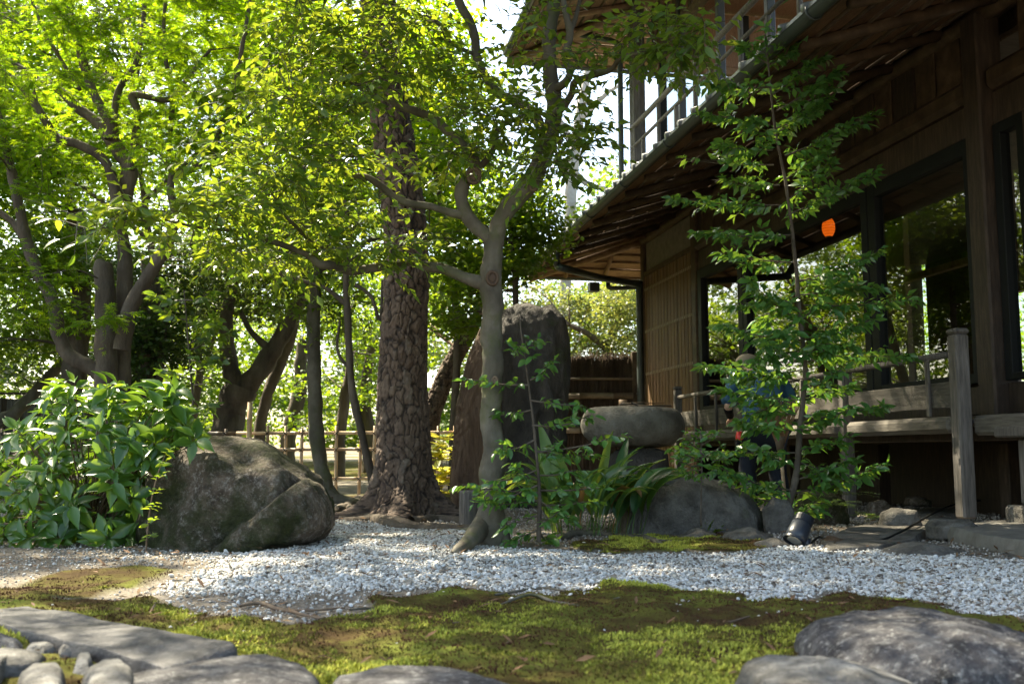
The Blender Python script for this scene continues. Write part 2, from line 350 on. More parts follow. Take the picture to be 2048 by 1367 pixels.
def gn_stones(name, x, y, z, sc, rot, material, subdiv=2):
    me = npmesh(name, np.stack([x, y, z], 1), np.array([[0, 1, 2]]) if False else np.zeros((0, 3), int), None) if False else bpy.data.meshes.new(name)
    me.vertices.add(len(x)); me.vertices.foreach_set('co', np.stack([x, y, z], 1).astype(np.float32).ravel())
    a = me.attributes.new('sc', 'FLOAT_VECTOR', 'POINT'); a.data.foreach_set('vector', sc.astype(np.float32).ravel())
    a = me.attributes.new('rt', 'FLOAT_VECTOR', 'POINT'); a.data.foreach_set('vector', rot.astype(np.float32).ravel())
    me.materials.append(material); o = link(name, me)
    gt = bpy.data.node_groups.new(name, 'GeometryNodeTree'); gt.interface.new_socket('Geometry', in_out='INPUT', socket_type='NodeSocketGeometry'); gt.interface.new_socket('Geometry', in_out='OUTPUT', socket_type='NodeSocketGeometry')
    N = gt.nodes; L = gt.links; i = N.new('NodeGroupInput'); out = N.new('NodeGroupOutput'); ip = N.new('GeometryNodeInstanceOnPoints')
    ico = N.new('GeometryNodeMeshIcoSphere'); ico.inputs['Subdivisions'].default_value = subdiv; ico.inputs['Radius'].default_value = 1
    sm = N.new('GeometryNodeSetMaterial'); sm.inputs['Material'].default_value = material; sh = N.new('GeometryNodeSetShadeSmooth')
    L.new(ico.outputs[0], sh.inputs['Geometry']); L.new(sh.outputs[0], sm.inputs['Geometry']); L.new(sm.outputs[0], ip.inputs['Instance'])
    mp = N.new('GeometryNodeMeshToPoints'); L.new(i.outputs[0], mp.inputs['Mesh']); L.new(mp.outputs[0], ip.inputs['Points'])
    for nm, s in (('rt', 'Rotation'), ('sc', 'Scale')):
        na = N.new('GeometryNodeInputNamedAttribute'); na.data_type = 'FLOAT_VECTOR'; na.inputs['Name'].default_value = nm
        if s == 'Rotation':
            er = N.new('FunctionNodeEulerToRotation'); L.new(na.outputs['Attribute'], er.inputs[0]); L.new(er.outputs[0], ip.inputs['Rotation'])
        else: L.new(na.outputs['Attribute'], ip.inputs['Scale'])
    L.new(ip.outputs[0], out.inputs[0]); md = o.modifiers.new('stones', 'NODES'); md.node_group = gt
    return o
def pebble_mat():
    m = bpy.data.materials.new('white pebbles'); m.use_nodes = True; t = m.node_tree; N = t.nodes; L = t.links; b = N['Principled BSDF']
    oi = N.new('ShaderNodeObjectInfo'); c = N.new('ShaderNodeValToRGB'); e = c.color_ramp.elements
    st = [(0.0, (0.09, 0.07, 0.055)), (0.1, (0.24, 0.20, 0.155)), (0.24, (0.44, 0.40, 0.33)), (0.45, (0.62, 0.60, 0.55)), (0.8, (0.76, 0.755, 0.73)), (1.0, (0.82, 0.82, 0.80))]
    while len(e) < len(st): e.new(0.5)
    for i, (p, q) in enumerate(st): e[i].position = p; e[i].color = (*q, 1)
    L.new(oi.outputs['Random'], c.inputs[0]); tc = N.new('ShaderNodeTexCoord'); n = N.new('ShaderNodeTexNoise'); n.inputs['Scale'].default_value = 1.4; L.new(tc.outputs['Object'], n.inputs['Vector'])
    mx = N.new('ShaderNodeMix'); mx.data_type = 'RGBA'; mx.blend_type = 'MULTIPLY'; mx.inputs[0].default_value = 0.5; L.new(c.outputs[0], mx.inputs[6]); L.new(n.outputs['Fac'], mx.inputs[7])
    L.new(c.outputs[0], b.inputs['Base Color']); b.inputs['Roughness'].default_value = 0.6
    bp = N.new('ShaderNodeBump'); bp.inputs['Strength'].default_value = 0.5; bp.inputs['Distance'].default_value = 0.3; L.new(n.outputs['Fac'], bp.inputs['Height']); L.new(bp.outputs[0], b.inputs['Normal'])
    return m
px_, py_ = pebble_points(); n = len(px_)
r = np.clip(RNG.lognormal(-5.6, .34, n), .0025, .010) * np.where(RNG.uniform(0, 1, n) < 0.06, 1.45, 1.0)
sc = np.stack([r * RNG.uniform(0.9, 1.5, n), r * RNG.uniform(0.75, 1.1, n), r * RNG.uniform(0.55, 0.85, n)], 1)
z = H(px_, py_) + r * RNG.uniform(0.2, 1.1, n)
rot = np.stack([RNG.normal(0, 0.5, n), RNG.normal(0, 0.5, n), RNG.uniform(0, 6.28, n)], 1)
tag(gn_stones('white_gravel', px_, py_, z, sc, rot, pebble_mat()), kind='stuff')
# grit: small brown and grey stones over the rest of the near ground
x, y = scatter_poly(60000, (-6, 6.0, 1.5, 10.8)); kv = (np.abs(x) < 0.56 * y + 0.3); x, y = x[kv], y[kv]
g_, m_ = masks(x, y); k = (RNG.uniform(0, 1, len(x)) < np.where(m_ > 0.5, 0.02, 0.75)) & (RNG.uniform(0, 1, len(x)) < np.clip(7 / y, 0, 1)); x, y = x[k], y[k]; n = len(x)
r = RNG.uniform(0.003, 0.008, n) * np.clip(y / 5, 0.8, 1.6); sc = np.stack([r * 1.2, r, r * 0.7], 1); rot = RNG.uniform(0, 6.28, (n, 3))
gm = mat('grit stones', [(0.3, (0.12, 0.10, 0.08)), (0.5, (0.28, 0.25, 0.21)), (0.72, (0.5, 0.47, 0.42))], 1.0, 0.85, 0, 40)
tag(gn_stones('grit', x, y, H(x, y) + r * 0.4, sc, rot, gm, 1), kind='stuff')

# ---- moss: thousands of tiny sprigs
def moss_tufts(n, box, test, size, mname, seed=0):
    x, y = scatter_poly(n, box); g_, m_ = test(x, y); k = m_ > 0.5
    x, y = x[k], y[k]
    q = fbm(pn(x * 2.6, y * 2.6), 5, 90) + 0.5 * fbm(pn(x * 11, y * 11), 2, 96)
    k = RNG.uniform(0, 1, len(x)) < np.clip(0.75 + 0.7 * q, 0.3, 1.0); x, y, q = x[k], y[k], q[k]; n = len(x)
    z = Hm(x, y) + 0.001
    s = size * RNG.uniform(0.6, 1.4, n) * (1 + 0.5 * np.clip(q, -0.8, 1))
    V = []; F = []
    for b in range(3):
        a = RNG.uniform(0, 6.28, n); l = RNG.uniform(0.25, 1.0, n) * s; hh = s * RNG.uniform(0.2, 0.9, n); wd = s * 0.33
        dx, dy = np.cos(a), np.sin(a)
        V.append(np.stack([np.stack([x - dy * wd, y + dx * wd, z - 0.004], 1), np.stack([x + dy * wd, y - dx * wd, z - 0.004], 1), np.stack([x + dx * l, y + dy * l, z + hh], 1)], 1).reshape(-1, 3))
    V = np.concatenate(V); F = np.arange(len(V)).reshape(-1, 3)
    var = np.tile(np.repeat(np.clip(0.29 + 1.15 * q + RNG.normal(0, 0.13, n), 0, 1), 3), 3)
    return V, F, var
mm = bpy.data.materials.new('moss sprigs'); mm.use_nodes = True; t = mm.node_tree; N = t.nodes; L = t.links
a = N.new('ShaderNodeAttribute'); a.attribute_name = 'var'; c = N.new('ShaderNodeValToRGB'); e = c.color_ramp.elements
st = [(0.0, (0.075, 0.03, 0.018)), (0.22, (0.10, 0.055, 0.02)), (0.42, (0.13, 0.115, 0.024)), (0.65, (0.235, 0.235, 0.036)), (1.0, (0.38, 0.385, 0.06))]
while len(e) < len(st): e.new(0.5)
for i, (p, q) in enumerate(st): e[i].position = p; e[i].color = (*q, 1)
L.new(a.outputs['Fac'], c.inputs[0]); b = N['Principled BSDF']; L.new(c.outputs[0], b.inputs['Base Color']); b.inputs['Roughness'].default_value = 0.8; b.inputs['Specular IOR Level'].default_value = 0.15
V, F, var = moss_tufts(330000, (-3.4, 3.4, 1.5, 5.2), lambda x, y: (0, masks(x, y)[1] * (np.abs(x) < 0.56 * y + 0.2)), 0.0072, 'm')
tag(link('moss', npmesh('moss', V, F, mm, False, {'var': var})), kind='stuff')
V, F, var = moss_tufts(30000, (0.2, 2.2, 4.8, 7.0), lambda x, y: (0, masks(x, y)[1]), 0.009, 'm')
tag(link('moss', npmesh('moss', V, F, mm, False, {'var': var})), kind='stuff')

# ---- fallen leaves and needles lying about
x, y = scatter_poly(2600, (-3, 4.5, 1.8, 9)); kv = np.abs(x) < 0.56 * y + 0.2; x, y = x[kv], y[kv]; n = len(x); a = RNG.uniform(0, 6.28, n); L_ = RNG.uniform(.008, .032, n); zz = Hm(x, y) + .011; tl = RNG.normal(0, .25, n)
d = np.stack([np.cos(a), np.sin(a), tl], 1) * L_[:, None]; s_ = np.stack([-np.sin(a), np.cos(a), RNG.normal(0, .25, n)], 1) * (L_ * RNG.uniform(.08, .3, n))[:, None]; c = np.stack([x, y, zz], 1)
V = np.stack([c - d, c - s_, c + d, c + s_ + [0, 0, .003]], 1).reshape(-1, 3)
o = link('leaf_litter', npmesh('leaf_litter', V, np.arange(len(V)).reshape(-1, 4), mat('dry fallen leaf', [(.3, (.07, .035, .02)), (.55, (.16, .085, .04)), (.75, (.26, .19, .09))], 9, .8, 0, 40), False)); tag(o, kind='stuff')
# ============================================================ HOUSE  (frame: v into the house, u along the facade away from the camera; measured at 0.8 scale about the eye)
SC = 0.8; AX = Vector((-0.1835, 0.983, 0)); BX = Vector((0.983, 0.1835, 0)); HR = math.atan2(0.1835, 0.983)
HO = BX * (5.96 * SC) + AX * (18.1 * SC)      # far corner of the ground-floor wall
house = empty('villa', HO, 'two storey dark timber Japanese house with deep eaves and veranda at the right', 'house', rz=HR)
def hz(z): return CAMH + (z - CAMH) * SC
def hc(v, u, z): return np.array([(v - 5.96) * SC, (u - 18.1) * SC, hz(z)])
def hw(v, u, z): p = hc(v, u, z); return HO + BX * p[0] + AX * p[1] + Vector((0, 0, p[2]))
def hpart(name, mb, m, parent=None, smooth=False):
    o = bpy.data.objects.new(name, mb.mesh(name, m, smooth)); COL.objects.link(o); o.parent = parent or house; return o
def hbox(name, v, u, z, m, parent=None, bev=0.006, taper=0):
    mb = MB(); mb.bbox(hc(v[0], u[0], z[0]), hc(v[1], u[1], z[1]), bev); return hpart(name, mb, m, parent)
def hbar(name, a, b, r, m, parent=None, n=10, r2=None, sub=1):
    mb = MB(); P = [hc(*a), hc(*b)]
    mb.tube(P, [r * SC, (r2 or r) * SC], n); return hpart(name, mb, m, parent, True)
def hrect(name, a, b, wd, hh, m, parent=None):
    """squared timber from a to b (centre line), wd across, hh high"""
    A, B = Vector(hc(*a)), Vector(hc(*b)); d = (B - A).normalized(); s = d.cross(Vector((0, 0, 1))).normalized() * wd * SC / 2; t = s.cross(d).normalized() * hh * SC / 2
    V = [A + s + t, A - s + t, A - s - t, A + s - t, B + s + t, B - s + t, B - s - t, B + s - t]
    mb = MB(); mb.add([list(v) for v in V], [[0, 1, 2, 3], [4, 7, 6, 5], [0, 4, 5, 1], [1, 5, 6, 2], [2, 6, 7, 3], [3, 7, 4, 0]]); return hpart(name, mb, m, parent)
VW, UC = 5.96, 18.1
# --- foundation and dark space under the floor
for k, uu in enumerate(np.arange(4.0, 18.0, 2.3)):
    hbox('floor_support', (VW + 0.5, VW + 0.65), (uu, uu + 0.15), (-0.25, 0.6), M['wood_dark'])
hbox('under_floor_board', (VW + 0.9, VW + 0.95), (2, UC), (-0.3, 0.66), M['wood_dark'])
hbox('sill_beam', (VW - 0.08, VW + 0.14), (3.0, UC), (0.62, 0.84), M['wood_dark'])
# --- veranda
UV0, UV1 = 3.2, 13.9
uu = 3.2; k = 0
for i in range(7):
    v0 = 5.14 + i * 0.125
    hbox('floorboard', (v0, v0 + 0.12), (7.3 if i < 9 else 3, UV1), (0.735, 0.775), M['wood_greyh'], bev=0.004)
hbox('veranda_edge_beam', (5.0, 5.13), (7.36, 9.02), (0.66, 0.80), M['wood_greyh'], bev=0.03)
hbox('veranda_edge_beam', (5.0, 5.13), (9.19, UV1), (0.66, 0.80), M['wood_greyh'], bev=0.03)
hbox('veranda_edge_beam', (5.12, 5.30), (3.2, 7.22), (0.64, 0.80), M['wood_greyh'], bev=0.02)
for i in range(5): hbox('floorboard', (5.31 + i * 0.125, 5.42 + i * 0.125), (3.2, 7.24), (0.74, 0.78), M['wood_greyh'], bev=0.004)
hbox('veranda_joist', (5.3, 5.4), (3.2, UV1), (0.60, 0.72), M['wood_dark'])
def vpost(u, zt, z0, wd=0.105, cap=False):
    p = hbox('veranda_post', (5.065 - wd / 2, 5.065 + wd / 2), (u - wd / 2, u + wd / 2), (z0, zt), M['wood_grey'], bev=0.012)
    if cap:
        hbox('post_cap', (5.065 - wd / 2 - .008, 5.065 + wd / 2 + .008), (u - wd / 2 - .008, u + wd / 2 + .008), (zt + 0.002, zt + 0.05), M['wood_grey'], p, bev=0.015)
vpost(7.28, 1.46, -0.02, 0.125, True); vpost(9.1, 1.30, -0.16, 0.11); vpost(11.55, 1.33, -0.1, 0.105); vpost(13.9, 1.42, -0.1, 0.105, True)
hbar('handrail', (5.065, 7.36, 1.31), (5.065, 9.04, 1.31), 0.03, M['wood_grey']); hbar('handrail', (5.065, 9.17, 1.30), (5.065, 11.48, 1.31), 0.03, M['wood_grey']); hbar('handrail', (5.065, 11.62, 1.31), (5.065, 13.84, 1.31), 0.03, M['wood_grey'])
for a, b in ((7.35, 9.04), (9.17, 11.49), (11.61, 13.84)):
    hbox('rail_panel', (5.05, 5.08), (a, b), (0.87, 1.085), M['wood_greyh'], bev=0.004)
    m_ = (a + b) / 2 - (0.55 if a < 8 else 0)
    for q in ((m_,) if b - a < 2 else (a + (b - a) / 3, a + 2 * (b - a) / 3)):
        hbox('baluster', (5.02, 5.048), (q, q + 0.05), (0.80, 1.285), M['wood_grey'], bev=0.006)
# near support pillar on its footing stone
pp = hbox('veranda_pillar', (5.22, 5.42), (6.55, 6.85), (0.10, 0.62), M['wood_grey'], bev=0.02)
hbox('bracket', (5.1, 5.42), (6.45, 6.95), (0.62, 0.70), M['wood_grey'], bev=0.01)
# --- main posts of the wall
for u, wd in ((7.97, 0.26), (3.6, 0.26)):
    hbox('wall_post', (VW - 0.16, VW + 0.10), (u - 0.12, u + 0.12), (0.80, 4.55), M['wood_dark'], bev=0.015)
hbox('wall_post', (VW - 0.10, VW + 0.10), (7.2, 7.4), (0.80, 3.46), M['wood_dark'], bev=0.015)
hbox('wall_post', (VW - 0.08, VW + 0.10), (15.2, 15.42), (0.80, 4.5), M['wood_u'], bev=0.015)
hbox('corner_post', (VW - 0.06, VW + 0.14), (17.96, 18.14), (-0.1, 4.6), M['wood_u'], bev=0.012)
hbox('under_window_wall', (VW - 0.02, VW + 0.06), (3, 15.2), (0.85, 1.12), M['wood_dark'])
hbox('wall_plate', (VW + 0.0, VW + 0.09), (2.4, UC - 0.16), (4.503, 4.86), M['wood_u'])
hbox('attic_board', (VW + 0.3, VW + 0.36), (2.4, UC + 0.1), (4.35, 4.9), M['wood_dark'])
hbox('lintel_beam', (VW - 0.12, VW + 0.08), (8.10, 15.18), (3.78, 4.0), M['wood_u'], bev=0.04); hbox('lintel_beam', (VW - 0.12, VW + 0.08), (2.6, 7.84), (3.78, 4.0), M['wood_u'], bev=0.04)
hbox('head_board', (VW - 0.03, VW + 0.06), (3, 15.2), (3.47, 3.776), M['wood_dark'])
for k in range(31):
    u0 = 3.2 + k * 0.39
    if abs(u0 + 0.18 - 7.97) < 0.33: continue
    hbox('upper_wall_board', (VW - 0.02 - 0.02 * (k % 2), VW + 0.05), (u0, u0 + 0.37), (4.004, 4.50), M['wood_u'] if k % 3 else M['wood_dark'], bev=0.004)
    if k % 2 == 0: hbox('batten', (VW - 0.055, VW - 0.042), (u0 - 0.01, u0 + 0.05), (4.006, 4.5), M['wood_u'], bev=0.003)
mb = MB(); mb.tube(spline([hc(VW - 0.02, u, 4.56 + 0.012 * math.sin(u * 2.1)) for u in np.linspace(2.5, 18.35, 14)], 2), 0.085 * SC, 12); hpart('eave_log_beam', mb, M['wood_u'], smooth=True)
# --- windows
def window(ua, ub, z0=1.14, z1=3.46, fr=0.09, mull=(), v=VW, name='window', fm=None, gl=None):
    fm = fm or M['frame']; f = MB()
    f.bbox(hc(v - 0.06, ua, z0), hc(v + 0.04, ub, z0 + fr * 0.6), 0.004); f.bbox(hc(v - 0.06, ua, z1 - fr), hc(v + 0.04, ub, z1), 0.004)
    f.bbox(hc(v - 0.062, ua, z0), hc(v + 0.042, ua + fr, z1), 0.004); f.bbox(hc(v - 0.062, ub - fr, z0), hc(v + 0.042, ub, z1), 0.004)
    for q in mull: f.bbox(hc(v - 0.064, q - fr * 0.45, z0 + .002), hc(v + 0.044, q + fr * 0.45, z1 - .002), 0.004)
    wo = hpart(name, f, fm); e = [ua + fr] + sum([[q - fr * .45, q + fr * .45] for q in mull], []) + [ub - fr]
    for i in range(0, len(e), 2):
        p = MB(); V = [hc(v, e[i], z0 + fr * .5), hc(v, e[i + 1], z0 + fr * .5), hc(v, e[i + 1], z1 - fr * .9), hc(v, e[i], z1 - fr * .9)]
        V2 = [q + np.array([0.006, 0, 0]) for q in V]; p.add([list(q) for q in V], [[0, 3, 2, 1]]); hpart('pane', p, M['glass'], wo)
    return wo
window(13.42, 15.18, mull=(), fr=0.16); window(10.0, 13.40, fr=0.13); window(8.12, 9.98, fr=0.15); window(3.78, 7.18, fr=0.14, mull=(5.6,)); window(7.42, 7.83, fr=0.10)
# --- slatted end wall of the facade
hbox('plaster_band', (VW + 0.0, VW + 0.06), (15.44, 17.95), (3.93, 4.48), M['plaster']); hbox('wall_rail', (VW - 0.05, VW + 0.06), (15.44, 17.95), (3.84, 3.926), M['wood_u'])
nsl = 30; wd = (17.95 - 15.44) / nsl
nail = MB()
for k in range(nsl):
    u0 = 15.44 + k * wd; hbox('wall_slat', (VW - 0.035 - 0.006 * (k % 2), VW + 0.01), (u0 + 0.006, u0 + wd - 0.006), (0.15, 3.836), M['slat'], bev=0.005)
    for z_ in (3.55, 2.75, 1.95, 1.15): nail.bbox(hc(VW - 0.052, u0 + wd * .45, z_), hc(VW - 0.041, u0 + wd * .62, z_ + 0.05), 0.001)
o = hpart('slat_nails', nail, plain('pale nail heads', (0.5, 0.42, 0.3), 0.5)); o['kind'] = 'stuff'
hbox('wall_backing', (VW + 0.012, VW + 0.06), (15.44, 17.95), (0.1, 3.83), M['wood_dark'])
# end wall of the house that faces away, and inner room
hbox('end_wall', (VW + 0.16, 11.8), (18.0, 18.1), (-0.1, 4.6), M['plaster']); hbox('interior_floor', (VW + 0.15, 12.0), (2.0, 17.99), (0.70, 0.80), M['room'])
hbox('ceiling', (VW + 0.10, 12.0), (2.0, 17.99), (4.28, 4.34), M['room'])
for a, b in ((3.0, 3.3), (5.7, 5.9), (8.2, 8.45), (10.9, 11.1), (13.0, 13.2), (15.5, 17.9)): hbox('interior_post', (11.8, 12.0), (a, b), (0.81, 4.27), M['room'])
hbox('interior_lintel', (11.82, 11.98), (2.9, 17.9), (3.3, 3.45), M['wood_log']); hbox('interior_wall', (11.84, 11.96), (2.9, 17.9), (3.46, 4.27), M['roomwall']); hbox('interior_sill', (11.82, 11.98), (2.9, 17.9), (0.81, 1.1), M['room'])
hbox('interior_post', (9.0, 9.15), (11.9, 12.05), (0.81, 4.27), M['wood_log']); hbox('interior_post', (9.0, 9.2), (8.0, 8.2), (0.81, 4.27), M['wood_log'])
hbox('interior_partition', (9.0, 9.1), (14.2, 17.9), (0.81, 4.27), M['roomwall']); hbox('interior_partition', (10.3, 10.4), (10.4, 12.2), (0.81, 3.3), M['roomwall']); hbox('interior_lintel', (9.0, 9.12), (4, 14.2), (3.2, 3.3), M['wood_log'])
hbox('near_end_wall', (VW + 0.12, 12.0), (1.9, 1.99), (-0.1, 4.6), M['wood_dark'])
# --- eaves: boards, battens, rafters, gutter
def eave(vg, zg, ucorn, vw, zw, uw, u0, lower=True):
    sl = (zw - zg) / (vw - vg)
    def zz(v): return zg + (v - vg) * sl
    nb = 9; bw = (vw + 0.1 - vg) / nb
    for i in range(nb):          # long boards, each lapping a little over the next
        va, vb = vg + i * bw, vg + (i + 1) * bw
        f = (va - vg) / (vw - vg); ue = ucorn - (ucorn - uw) * min(1, (va + vb - 2 * vg) / 2 / (vw - vg))
        A, B, C_, D = hc(va, u0, zz(va) + 0.075), hc(vb, u0, zz(vb) + 0.06), hc(vb, ue, zz(vb) + 0.06), hc(va, ue, zz(va) + 0.075)
        up = np.array([0, 0, 0.02]); mb = MB(); mb.add([A, B, C_, D, A + up, B + up, C_ + up, D + up], [[0, 1, 2, 3], [4, 7, 6, 5], [0, 4, 5, 1], [1, 5, 6, 2], [2, 6, 7, 3], [3, 7, 4, 0]])
        hpart('roof_board', mb, M['board'] if not lower else M['board'])
        if i: hbar('batten', (va, u0, zz(va) + 0.052), (va, ue, zz(va) + 0.052), 0.022, M['wood_u'], n=6)
    # far side
    L_ = 3.6 if lower else 4.5; sl2 = (zw - zg) / (ucorn - uw); nb = 6; bw = (ucorn - uw + 0.05) / nb
    for i in range(nb):
        ua, ub = ucorn - i * bw, ucorn - (i + 1) * bw; za, zb = zg + i * bw * sl2 + 0.075, zg + (i + 1) * bw * sl2 + 0.06
        vs = vg + (vw - vg) * (i + 0.5) / nb
        A, B, C_, D = hc(vs, ua, za), hc(vs, ub, zb), hc(vw + L_, ub, zb), hc(vw + L_, ua, za); up = np.array([0, 0, 0.02]); mb = MB()
        mb.add([A, B, C_, D, A + up, B + up, C_ + up, D + up], [[0, 3, 2, 1], [4, 5, 6, 7], [0, 1, 5, 4], [1, 2, 6, 5], [2, 3, 7, 6], [3, 0, 4, 7]]); hpart('roof_board', mb, M['eaveboard_bounce'])
        if i: hbar('batten', (vs, ua, za - 0.02), (vw + L_, ua, za - 0.02), 0.022, M['wood_log'], n=6)
    for v in np.arange(vg + 0.75, vw + L_, 0.8):
        f = min(1, (v - vg) / (vw - vg)); us = ucorn - 0.05; ue = ucorn - (ucorn - uw) * f
        if us - ue > 0.1: hbar('rafter', (v, us, zg + 0.02), (v + 0.04, ue, zg + 0.02 + (zw - zg) * f), 0.045, M['wood_log'])
    hbar('hip_rafter', (vg + 0.02, ucorn - 0.03, zg - 0.03), (vw, uw, zw - 0.05), 0.085, M['wood_log'], n=12)
    for k, u in enumerate(np.arange(u0 + 0.2, ucorn - 0.2, 0.84)):
        f1 = 1.0 if u < uw else (ucorn - u) / (ucorn - uw)
        hbar('rafter', (vg + 0.09, u, zg + 0.03), (vg + (vw - vg) * f1, u + 0.02 * (k % 3 - 1), zg + 0.0 + (zw - zg) * f1), 0.052 - 0.006 * (k % 2), M['wood_u'] if u < uw - 0.5 else M['wood_log'], r2=0.06)
    # fascia and gutter
    hbox('fascia', (vg - 0.03, vg + 0.0), (u0, ucorn), (zg + 0.03, zg + 0.13), M['wood_u'], bev=0.003); hbox('fascia', (vg + 0.0, vw + L_), (ucorn, ucorn + 0.03), (zg + 0.03, zg + 0.13), M['wood_log'], bev=0.003)
    for (a, b) in (((vg - 0.10, u0, zg + 0.05), (vg - 0.10, ucorn - 0.3, zg + 0.05)), ((vg + 0.1, ucorn + 0.1, zg + 0.05), (vw + L_, ucorn + 0.1, zg + 0.0))):
        A, B = Vector(hc(*a)), Vector(hc(*b)); d = (B - A).normalized(); s = Vector((0, 0, 1)).cross(d); V = []; n = 9; rr = 0.06 * SC * 1.1
        for P in (A, B):
            for rr_ in (rr, rr - 0.006):
                for j in range(n): t = math.pi * j / (n - 1); V.append(P + s * math.cos(t) * rr_ - Vector((0, 0, 1)) * math.sin(t) * rr_)
        F = [[j, j + 1, 2 * n + j + 1, 2 * n + j] for j in range(n - 1)] + [[n + j, 3 * n + j, 3 * n + j + 1, n + j + 1] for j in range(n - 1)] + [[0, n, n + 2 * n, 2 * n], [n - 1, 3 * n - 1, 4 * n - 1, 2 * n - 1][::-1]]
        mb = MB(); mb.add([list(v) for v in V], F); hpart('gutter', mb, M['pipe'], smooth=True)
    for u in np.arange(u0 + 1.2, ucorn - 0.4, 1.7):
        ring = [(vg - 0.10 + 0.075 * math.cos(t), u, zg + 0.05 - 0.075 * math.sin(t)) for t in np.linspace(-0.2, math.pi + 0.4, 9)]
        mb = MB(); mb.tube([hc(*q) for q in ring], 0.008 * SC, 5); hpart('gutter_strap', mb, M['pipe'], smooth=True)
    # tiles: slab of the roof with rows of cover tiles
    top = 0.12; mb = MB(); A, B, C_, D = hc(vg - 0.06, u0, zg + top), hc(vw + 0.5, u0, zz(vw + 0.5) + top), hc(vw + 0.5, uw - 0.2, zz(vw + 0.5) + top), hc(vg - 0.06, ucorn + 0.06, zg + top)
    up = np.array([0, 0, 0.05]); mb.add([A, B, C_, D, A + up, B + up, C_ + up, D + up], [[0, 1, 2, 3], [4, 7, 6, 5], [0, 4, 5, 1], [1, 5, 6, 2], [2, 6, 7, 3], [3, 7, 4, 0]])
    A, B, C_, D = hc(vg - 0.06, ucorn + 0.06, zg + top - .003), hc(vw + 0.5, uw - 0.2, zz(vw + .5) + top - .003), hc(vw + L_, uw - 0.2, zz(vw + .5) + top - .003), hc(vw + L_, ucorn + 0.06, zg + top - .003)
    mb.add([A, B, C_, D, A + up, B + up, C_ + up, D + up], [[0, 1, 2, 3], [4, 7, 6, 5], [0, 4, 5, 1], [1, 5, 6, 2], [2, 6, 7, 3], [3, 7, 4, 0]])
    rf = hpart('roof', mb, M['tile'])
    for u in np.arange(u0 + 0.2, ucorn, 0.42):
        o = hbar('cover_tile', (vg - 0.08, u, zg + top + 0.05), (vg + 0.6, u, zg + top + 0.05 + 0.68 * sl), 0.045, M['tile'], rf, n=10)
    for k in range(7):
        f = k / 7; hbar('ridge_tile', (vg - 0.05 + (vw - vg) * f, ucorn + 0.05 - (ucorn - uw) * f, zg + top + 0.12 + (zw - zg) * f), (vg - 0.05 + (vw - vg) * (f + .15), ucorn + .05 - (ucorn - uw) * (f + .15), zg + top + .12 + (zw - zg) * (f + .15)), 0.12 if k else 0.15, M['tile'], rf, n=12)
eave(3.85, 3.94, 18.95, VW, 4.62, UC, 2.4)
eave(3.62, 8.68, 19.85, 5.75, 9.25, UC, 6.0, False)
# downpipes
def hpipe(name, pts, r=0.055):
    mb = MB(); mb.tube(spline([hc(*p) for p in pts], 3), r * SC, 10); return hpart(name, mb, M['pipe'], smooth=True)
def hpx(px, py, v=None, u=None):
    d = ray(px, py); o = Vector((0, 0, CAMH)); a, b = d.dot(AX), d.dot(BX)
    t = v / b if v is not None else u / a; return (b * t, a * t, CAMH + d.z * t)
dp = [hpx(1112, 508, v=3.78), hpx(1116, 532, v=3.85), hpx(1135, 538, v=4.0), hpx(1200, 555, v=4.9), (VW - 0.12, 18.05, hpx(1275, 571, v=5.85)[2]), (VW - 0.12, 18.04, 3.6), (VW - 0.12, 18.04, 2.0), (VW - 0.12, 18.04, -0.1)]
hpipe('downpipe', dp, 0.065)
hpipe('downpipe', [hpx(1216, 566, u=18.6), hpx(1222, 576, u=18.5), hpx(1278, 574, u=18.3)], 0.045); hbox('rain_head', (5.05, 5.25), (18.7, 18.9), (3.66, 3.84), M['pipe'])
for z_ in (3.0, 1.6): hbox('pipe_bracket', (VW - 0.2, VW - 0.04), (18.0, 18.05), (z_, z_ + 0.03), M['pipe'])
z2 = hpx(1240, 93, v=5.6)[2]
hpipe('downpipe', [hpx(1098, 52, u=19.7), hpx(1110, 58, u=19.6), hpx(1170, 72, u=18.9), (5.55, 18.2, z2), (5.55, 18.15, z2 - 0.5), (5.55, 18.15, 7.0), (5.55, 18.15, 5.2)], 0.055)
for z_ in (7.6, 6.4): hbox('pipe_bracket', (5.5, 5.66), (18.13, 18.17), (z_, z_ + 0.03), M['pipe'])
# --- upper storey
V2 = 5.75
hbox('upper_corner_post', (V2 - 0.02, V2 + 0.12), (18.02, 18.16), (4.9, 9.3), M['wood_grey']); hbox('upper_corner_post', (V2 + 0.125, V2 + 0.27), (18.03, 18.15), (4.9, 9.3), M['wood_grey'])
hbox('upper_corner_post', (V2 - 0.02, V2 + 0.1), (17.86, 18.0), (4.9, 9.3), M['wood_grey'])
for u in (16.4, 14.6, 12.8, 11.0): hbox('upper_post', (V2 + 0.35, V2 + 0.47), (u - 0.06, u + 0.06), (4.9, 9.2), M['metal'])
for v in (6.35, 8.1, 9.9): hbox('upper_post', (v - 0.07, v + 0.07), (17.9, 18.04), (4.9, 9.2), M['frame'])
hbox('upper_floor', (V2 + 0.0, 10), (8.0, 18.0), (5.35, 5.5), M['wood_dark']); hbox('upper_ceiling', (V2, 10), (6.0, 18.0), (9.25, 9.3), M['board'])
hbox('upper_lintel', (V2 + 0.34, V2 + 0.48), (6, 18.0), (8.1, 8.25), M['wood_u']); hbox('upper_lintel', (V2 + 0.5, 10), (17.92, 18.02), (7.95, 8.1), M['wood_log'])
for k in range(28): hbox('upper_slat', (V2 + 0.38, V2 + 0.44), (7.0 + k * 0.4, 7.14 + k * 0.4), (8.255, 9.2), M['wood_u'])
hbox('upper_band', (V2 + 0.5, 10), (17.94, 18.0), (8.11, 9.2), M['board'])
